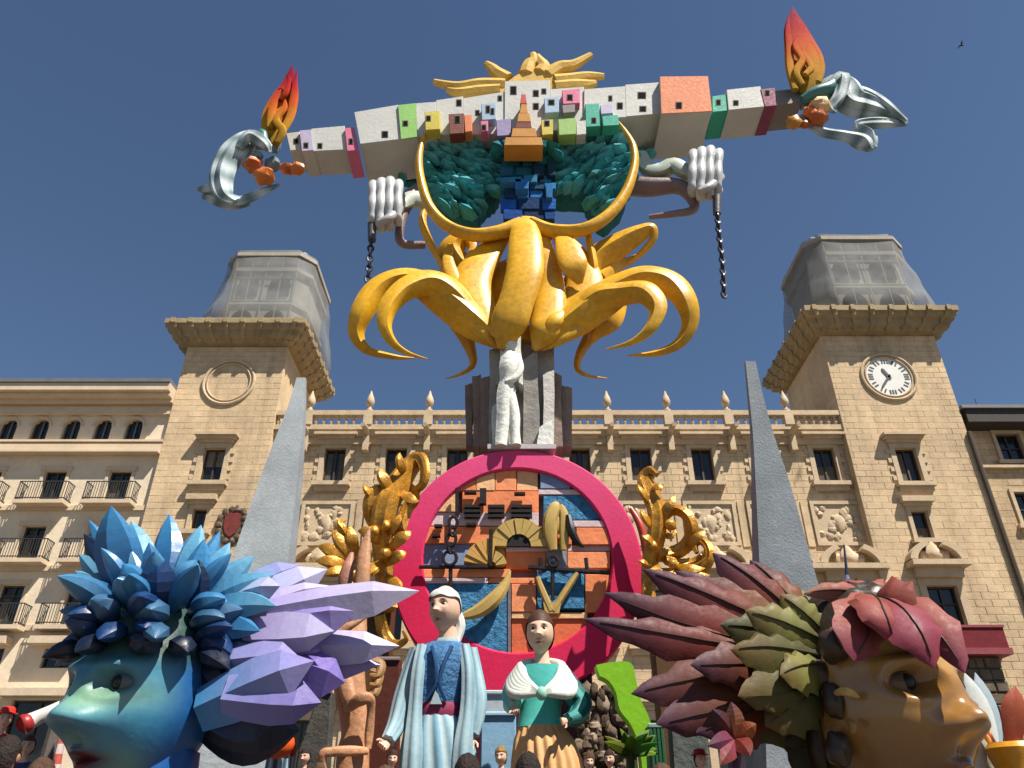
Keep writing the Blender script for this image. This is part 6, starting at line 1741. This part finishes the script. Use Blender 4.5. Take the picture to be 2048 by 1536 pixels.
mb = MB(); mb.ball(at(552, 1430, 8.7), .1, .1, .09, 14, 10, col=OO); mb.build('head', m_gloss, lan)
mb = MB(); loft(mb, [prow(562, 1440, 10, 8.8), prow(564, 1452, 26, 8.8), prow(562, 1475, 30, 8.8), prow(560, 1500, 34, 8.8), prow(560, 1512, 30, 8.8)], 28, col=rgb(150, 40, 20, .8)); mb.build('body', m_gloss, lan)
mb = MB(); mb.ball(at(556, 1488, 8.55), .17, .12, .14, 14, 10, col=OO); mb.build('belly', m_gloss, lan)
mb = MB(); loft(mb, [prow(560, 1510, 26, 8.8), (Vector((at(560, 1510, 8.8).x, 8.8, .02)), .18, .16)], 36, 9, .12, None, True, 0, [CWH, rgb(60, 80, 110, .7)]); mb.build('striped_legs', m_gloss, lan)

# ---- right edge: white feathers, striped arm and yellow pot
wf = thing('white_feather_fan', 'white feather shapes with an orange striped arm beside the golden-brown face', 'feather ornament', (at(1960, 1500, 7.2).x, 7.2, 0))
for (b, t, w, c) in (((1990, 1540, 7.2), (1925, 1342, 7.2), 26, rgb(214, 220, 216, .72)), ((1985, 1540, 7.1), (1900, 1400, 7.0), 20, rgb(208, 206, 180, .72)), ((1995, 1530, 7.3), (1950, 1345, 7.4), 22, rgb(160, 176, 184, .7)), ((1960, 1560, 7.0), (1930, 1460, 6.9), 22, rgb(216, 218, 210, .72))):
    mb = MB(); leaf(mb, b, t, w, .25, (12, -10, 0), c, c, 9, 6, .55, 0, smooth=True); mb.build('feather', m_gloss, wf)
for k, c in enumerate((rgb(226, 160, 90, .75), rgb(190, 80, 50, .75), rgb(232, 180, 110, .75))):
    mb = MB(); ptube(mb, [(1896, 1386 + k * 9, 6.9, 6), (1930, 1408 + k * 9, 6.85, 6), (1962, 1444 + k * 8, 6.85, 6), (1988, 1486 + k * 5, 6.9, 5)], n=8, col=c); mb.build('stripe', m_gloss, wf)
wp = MB(); c_ = at(1975, 1540, 7.25); wp.box(c_.x - .2, c_.x + .2, 7.1, 7.4, 0, c_.z + .1, rgb(120, 112, 100, .6)); wp.build('plinth', m_paint, wf)
pot = thing('yellow_pot', 'yellow pot holding a brown paddle at the feet of the white feathers', 'pot', (at(2020, 1500, 6.8).x, 6.8, 0))
pc = at(2022, 1486, 6.8); YEL = rgb(226, 158, 40, .75)
mb = MB(); mb.lathe((pc.x, 6.8, 0), [(.2, 0), (.22, pc.z * .5), (.17, pc.z - .35), (.16, pc.z - .2), (.19, pc.z - .1), (.2, pc.z - .04), (.17, pc.z), (.12, pc.z - .02)], 24, col=YEL); mb.build('pot_body', m_gloss, pot)
mb = MB(); leaf(mb, (2022, 1500, 6.8), (2030, 1372, 6.75), 26, .3, (4, 0, 0), rgb(120, 44, 22, .8), rgb(170, 84, 52, .75), 9, 8, .6, 0, smooth=True); mb.build('paddle', m_gloss, pot)
# ---- left edge: white trumpet, pink striped arm, red costumes
wt = thing('white_trumpet', 'white tapering horn poking out behind the blue nose', 'horn', (at(90, 1430, 8.2).x, 8.2, 0))
mb = MB(); ptube(mb, [(50, 1448, 8.0, 18), (70, 1438, 8.05, 15), (100, 1424, 8.1, 13), (135, 1408, 8.2, 12), (170, 1396, 8.3, 10)], n=18, col=rgb(216, 214, 208, .72)); mb.build('horn', m_gloss, wt)
mb = MB(); ptube(mb, [(46, 1450, 7.99, 19), (50, 1448, 8.0, 20), (53, 1446, 8.02, 18)], k=3, n=18, col=rgb(160, 40, 40, .8)); mb.build('rim', m_gloss, wt)
mb = MB(); q0 = at(120, 1420, 8.15); mb.tube([Vector((q0.x, 8.2, 0)), q0], [.08, .06], 8, col=rgb(120, 110, 104, .6)); mb.build('stand', m_paint, wt)
pa = thing('striped_banner_pole', 'pink and white striped pole leaning behind the blue petals', 'pole', (at(120, 1500, 8.6).x, 8.6, 0))
path = [(176, 1296, 8.6), (160, 1340, 8.6), (146, 1380, 8.6), (134, 1420, 8.6), (122, 1470, 8.6), (112, 1530, 8.6), (104, 1600, 8.6)]
qs = catmull(path, 3)
for i in range(len(qs) - 1):
    mb = MB(); P = [at(*qs[i]), at(*qs[i + 1])]; mb.tube(P, 9 * mpp(1400, 8.6), 10, col=(rgb(196, 92, 84, .75), rgb(214, 196, 192, .72))[i % 2]); mb.build('stripe_segment', m_gloss, pa)
mb = MB(); e_ = at(*qs[-1]); mb.tube([e_, Vector((e_.x - .05, 8.6, 0))], [.05, .06], 8, col=rgb(150, 60, 60, .75)); mb.build('pole_foot', m_gloss, pa)

# ---- spectators' heads along the lower edge
m_hair = M('hair_strands', vcol=True, rough=.6, var=.25, scale=14, bump=.6, bscale=40, spec=.2)
def person(label, px, py, Y, shirt, hair, yaw=0.0, turn=0.0):
    top = at(px, py, Y)
    h = top.z
    t = thing('person', label, 'person', (top.x, Y, 0), 'spectators in front of the monument')
    k = h / 1.75
    base = Vector((top.x, Y, 0))
    me = bpy.data.meshes.new('body')
    J = [(0, 0, .95), (0, 0, 1.15), (0, .01, 1.36), (0, 0, 1.46), (0, -.01, 1.55), (0, -.015, 1.66),
         (.17, .01, 1.38), (.22, .02, 1.12), (.21, -.06, .88), (-.17, .01, 1.38), (-.22, .02, 1.12), (-.21, -.06, .88),
         (.09, 0, .9), (.1, -.01, .5), (.1, .02, .07), (.11, -.14, .03), (-.09, 0, .9), (-.1, -.01, .5), (-.1, .02, .07), (-.11, -.14, .03), (.2, -.1, .76), (-.2, -.1, .76)]
    rad = [.15, .14, .155, .055, .07, .09, .065, .045, .032, .065, .045, .032, .09, .06, .042, .03, .09, .06, .042, .03, .022, .022]
    E = [(0, 1), (1, 2), (2, 3), (3, 4), (4, 5), (2, 6), (6, 7), (7, 8), (8, 20), (2, 9), (9, 10), (10, 11), (11, 21), (0, 12), (12, 13), (13, 14), (14, 15), (0, 16), (16, 17), (17, 18), (18, 19)]
    me.from_pydata([tuple(Vector(j) * k) for j in J], E, [])
    o = bpy.data.objects.new('body', me); place(o, t, base)
    md = o.modifiers.new('skin', 'SKIN')
    for i, r_ in enumerate(rad): me.skin_vertices[0].data[i].radius = (r_ * k, r_ * k)
    me.skin_vertices[0].data[0].use_root = True
    o.modifiers.new('sub', 'SUBSURF').levels = 1
    me.materials.append(M('skin_tone', rgb(176, 124, 96, .7), .6, .1, 8))
    sh = MB(); loft(sh, [(base + Vector((0, 0, .82)) * k, .2 * k, .15 * k), (base + Vector((0, 0, 1.1)) * k, .19 * k, .145 * k), (base + Vector((0, 0, 1.33)) * k, .22 * k, .14 * k), (base + Vector((0, 0, 1.42)) * k, .17 * k, .1 * k), (base + Vector((0, 0, 1.47)) * k, .08 * k, .075 * k)], 28, col=shirt); sh.build('shirt', m_paint, t)
    hd = Head(base + Vector((0, 0, 1.625)) * k, .185 * k, yaw)
    hm_ = MB(); V_, F_ = [], []
    for i in range(13):
        th = math.pi * .8 * i / 12
        for j in range(24):
            a = 2 * math.pi * j / 24
            t2 = th * (.5 + .5 * max(0, -math.cos(a)) ** .5)
            q = 1.10 + .06 * noise.noise(Vector((math.sin(a) * 3, math.cos(a) * 3, i * .5 + px)))
            V_.append(hd.w(math.sin(t2) * math.sin(a) * .42 * q, math.sin(t2) * math.cos(a) * .5 * q, math.cos(t2) * .62 * q))
    for i in range(12):
        for j in range(24): F_.append((i * 24 + j, (i + 1) * 24 + j, (i + 1) * 24 + (j + 1) % 24, i * 24 + (j + 1) % 24))
    hm_.add(V_, F_, hair, True); hm_.build('hair', m_hair, t)
    for q in (-1, 1):
        e = MB(); e.ball(hd.w(q * .43, .03, -.05), .05 * hd.S * 1.2, .1 * hd.S, .15 * hd.S, 8, 6, col=rgb(176, 124, 96, .7)); e.build('ear', m_paint, t)
    pn = MB(); loft(pn, [(base + Vector((0, 0, .9)) * k, .19 * k, .15 * k), (base + Vector((0, 0, .5)) * k, .17 * k, .13 * k), (base + Vector((0, 0, .1)) * k, .16 * k, .12 * k)], 24, col=rgb(50, 54, 70, .7)); pn.build('trousers', m_paint, t)
HBk, HBr = rgb(46, 36, 32, .8), rgb(86, 62, 48, .8)
AW = math.pi
person('person with dark hair seen from behind in front of the man figure', 936, 1506, 5.7, rgb(120, 120, 130, .7), HBk, AW)
person('person with black hair seen from behind in front of the peach skirt', 1056, 1504, 5.9, rgb(60, 60, 66, .7), HBk, AW)
person('person with curly dark hair in front of the dark green plant', 1322, 1526, 5.5, rgb(90, 84, 80, .7), HBr, AW)
person('person in pink standing below the striped trousers of the man figure', 772, 1530, 5.9, rgb(196, 150, 150, .7), HBr, AW)
person('person in red behind the white horn, dark haired', 24, 1470, 6.3, rgb(190, 40, 44, .75), HBk, AW)
person('person in dark clothes below the blue face, brown haired', 90, 1514, 5.7, rgb(60, 40, 44, .75), HBr, AW)

# ---- small carnival figures along the foot of the monument
def small_figure(label, px, py, Y, coat, hair, hat=None, yaw=0.0, s=26):
    top = at(px, py, Y); k = mpp(py, Y) * s
    c = top - Vector((0, 0, .62 * k))
    t = thing('small_carnival_figure', label, 'carnival figure', (c.x, Y, 0))
    h = Head(c, k, yaw)
    b = h.mesh(MB(), skin_face, 40, 32)
    loft(b, [(h.w(0, -.08, -.5), .18 * k, .18 * k), (h.w(0, -.1, -.8), .2 * k, .2 * k), (h.w(0, -.1, -.95), .5 * k, .3 * k)], 16, col=SKIN)
    b.build('body', m_paint, t); h.eyes(t, (.02, .015, .01), False)
    hr = MB()
    for i in range(11):
        th = math.pi * .75 * i / 10
        for j in range(24):
            a = 2 * math.pi * j / 24
            t2 = th * (.5 + .5 * sstep(.3, -.6, math.cos(a)))
            q = 1.08 + .1 * noise.noise(Vector((math.sin(a) * 3, math.cos(a) * 3, i * .5 + px)))
            hr.v.append(h.w(math.sin(t2) * math.sin(a) * .4 * q, math.sin(t2) * math.cos(a) * .47 * q, math.cos(t2) * .61 * q)); hr.c.append(hair)
    for i in range(10):
        for j in range(24): hr.f.append((i * 24 + j, (i + 1) * 24 + j, (i + 1) * 24 + (j + 1) % 24, i * 24 + (j + 1) % 24)); hr.s.append(True)
    hr.build('hair', m_hair, t)
    if hat:
        m = MB(); m.lathe(h.w(0, 0, .28), [(.62 * k, 0), (.62 * k, .05 * k), (.44 * k, .07 * k), (.40 * k, .32 * k), (.28 * k, .42 * k), (.02 * k, .45 * k)], 20, col=hat); m.build('hat', m_paint, t)
    m = MB(); g = Vector((c.x, Y, 0)); zt = c.z - .85 * k
    loft(m, [(Vector((c.x, Y + .02, zt)), .3 * k, .25 * k), (Vector((c.x, Y + .02, zt - .2 * k)), .8 * k, .4 * k), (Vector((c.x, Y + .02, zt - 1.0 * k)), .72 * k, .42 * k), (Vector((c.x, Y, zt - 2.0 * k)), .8 * k, .5 * k), (Vector((c.x, Y, .02)), 1.0 * k, .6 * k)], 48, 9, .05, coat); m.build('coat', m_paint, t)
    for q in (-1, 1):
        m = MB(); m.tube([Vector((c.x + q * .72 * k, Y, zt - .3 * k)), Vector((c.x + q * 1.0 * k, Y - .1 * k, zt - 1.1 * k)), Vector((c.x + q * .8 * k, Y - .5 * k, zt - 1.7 * k))], [.26 * k, .22 * k, .16 * k], 10, col=mix(coat, (0, 0, 0), .15)); m.build('sleeve', m_paint, t)
small_figure('small figure with blond hair in a beige coat below the pale blue block', 1002, 1492, 7.4, rgb(206, 176, 140, .7), rgb(150, 116, 70, .8), yaw=R(15), s=30)
small_figure('small figure in a light blue coat in front of the grey-brown rock relief', 1176, 1506, 7.6, rgb(120, 170, 206, .7), rgb(80, 50, 36, .8), yaw=R(-10), s=26)
small_figure('small figure in a rose coat in front of the grey-brown rock relief', 1218, 1500, 7.8, rgb(200, 120, 120, .7), rgb(60, 40, 32, .8), yaw=R(20), s=26)
small_figure('small figure in a white coat and red hat under the small purple leaf', 1398, 1500, 7.0, rgb(206, 200, 192, .7), rgb(70, 46, 34, .8), rgb(170, 40, 44, .75), R(-20), 28)
small_figure('small figure with a red hat and red coat beside the white horn', 18, 1416, 7.9, rgb(196, 48, 48, .75), rgb(60, 40, 30, .8), rgb(206, 50, 46, .75), R(-30), 32)
small_figure('small figure in a dark blue coat below the white horn', 62, 1470, 7.6, rgb(44, 54, 96, .8), rgb(90, 60, 44, .8), None, R(-20), 32)
small_figure('small figure in a grey coat beside the orange lantern figure', 612, 1496, 8.2, rgb(120, 124, 130, .7), rgb(50, 36, 30, .8), None, R(10), 26)
small_figure('small figure in a lavender coat beside the wooden foot', 640, 1526, 7.4, rgb(150, 140, 180, .7), rgb(90, 66, 46, .8), None, R(10), 28)
small_figure('small figure in a mustard coat in front of the dark brown panel', 786, 1500, 8.2, rgb(190, 150, 90, .7), rgb(60, 42, 34, .8), None, R(-10), 26)

# ---- flag and pole rising behind the leaf cap, and a bird in the sky
fp = thing('flagpole', 'dark blue flagpole with a furled flag rising behind the red leaf cap', 'flagpole', (at(1700, 1200, 12.5).x, 12.5, 0))
mb = MB(); p1 = at(1688, 1090, 12.5); p0 = at(1702, 1230, 12.5); mb.tube([Vector((p0.x + .1, 12.5, 0)), p0, p1], [.05, .045, .015], 8, col=rgb(48, 56, 80, .8)); mb.build('pole', m_gloss, fp)
mb = MB(); ptube(mb, [(1694, 1150, 12.48, 3), (1700, 1180, 12.46, 9), (1706, 1205, 12.46, 8), (1704, 1225, 12.48, 3)], n=10, flat=.5, col=rgb(90, 120, 170, .75)); mb.build('flag', m_paint, fp)
bd = thing('bird', 'small dark bird flying high in the blue sky', 'bird', tuple(at(1922, 91, 30)))
c = at(1922, 91, 30); DK2 = (.02, .02, .022)
mb = MB(); mb.tube([c + Vector((-.16, 0, 0)), c + Vector((-.08, 0, .01)), c + Vector((.06, 0, .01)), c + Vector((.2, 0, 0))], [.01, .04, .045, .008], 8, col=DK2); mb.build('body', m_paint, bd)
for s in (-1, 1):
    mb = MB(); mb.tube([c, c + Vector((.02, s * .12, .1)), c + Vector((-.06, s * .3, .08))], [.05, .05, .01], 6, flat=.2, up=(0, 0, 1), col=DK2); mb.build('wing', m_paint, bd)
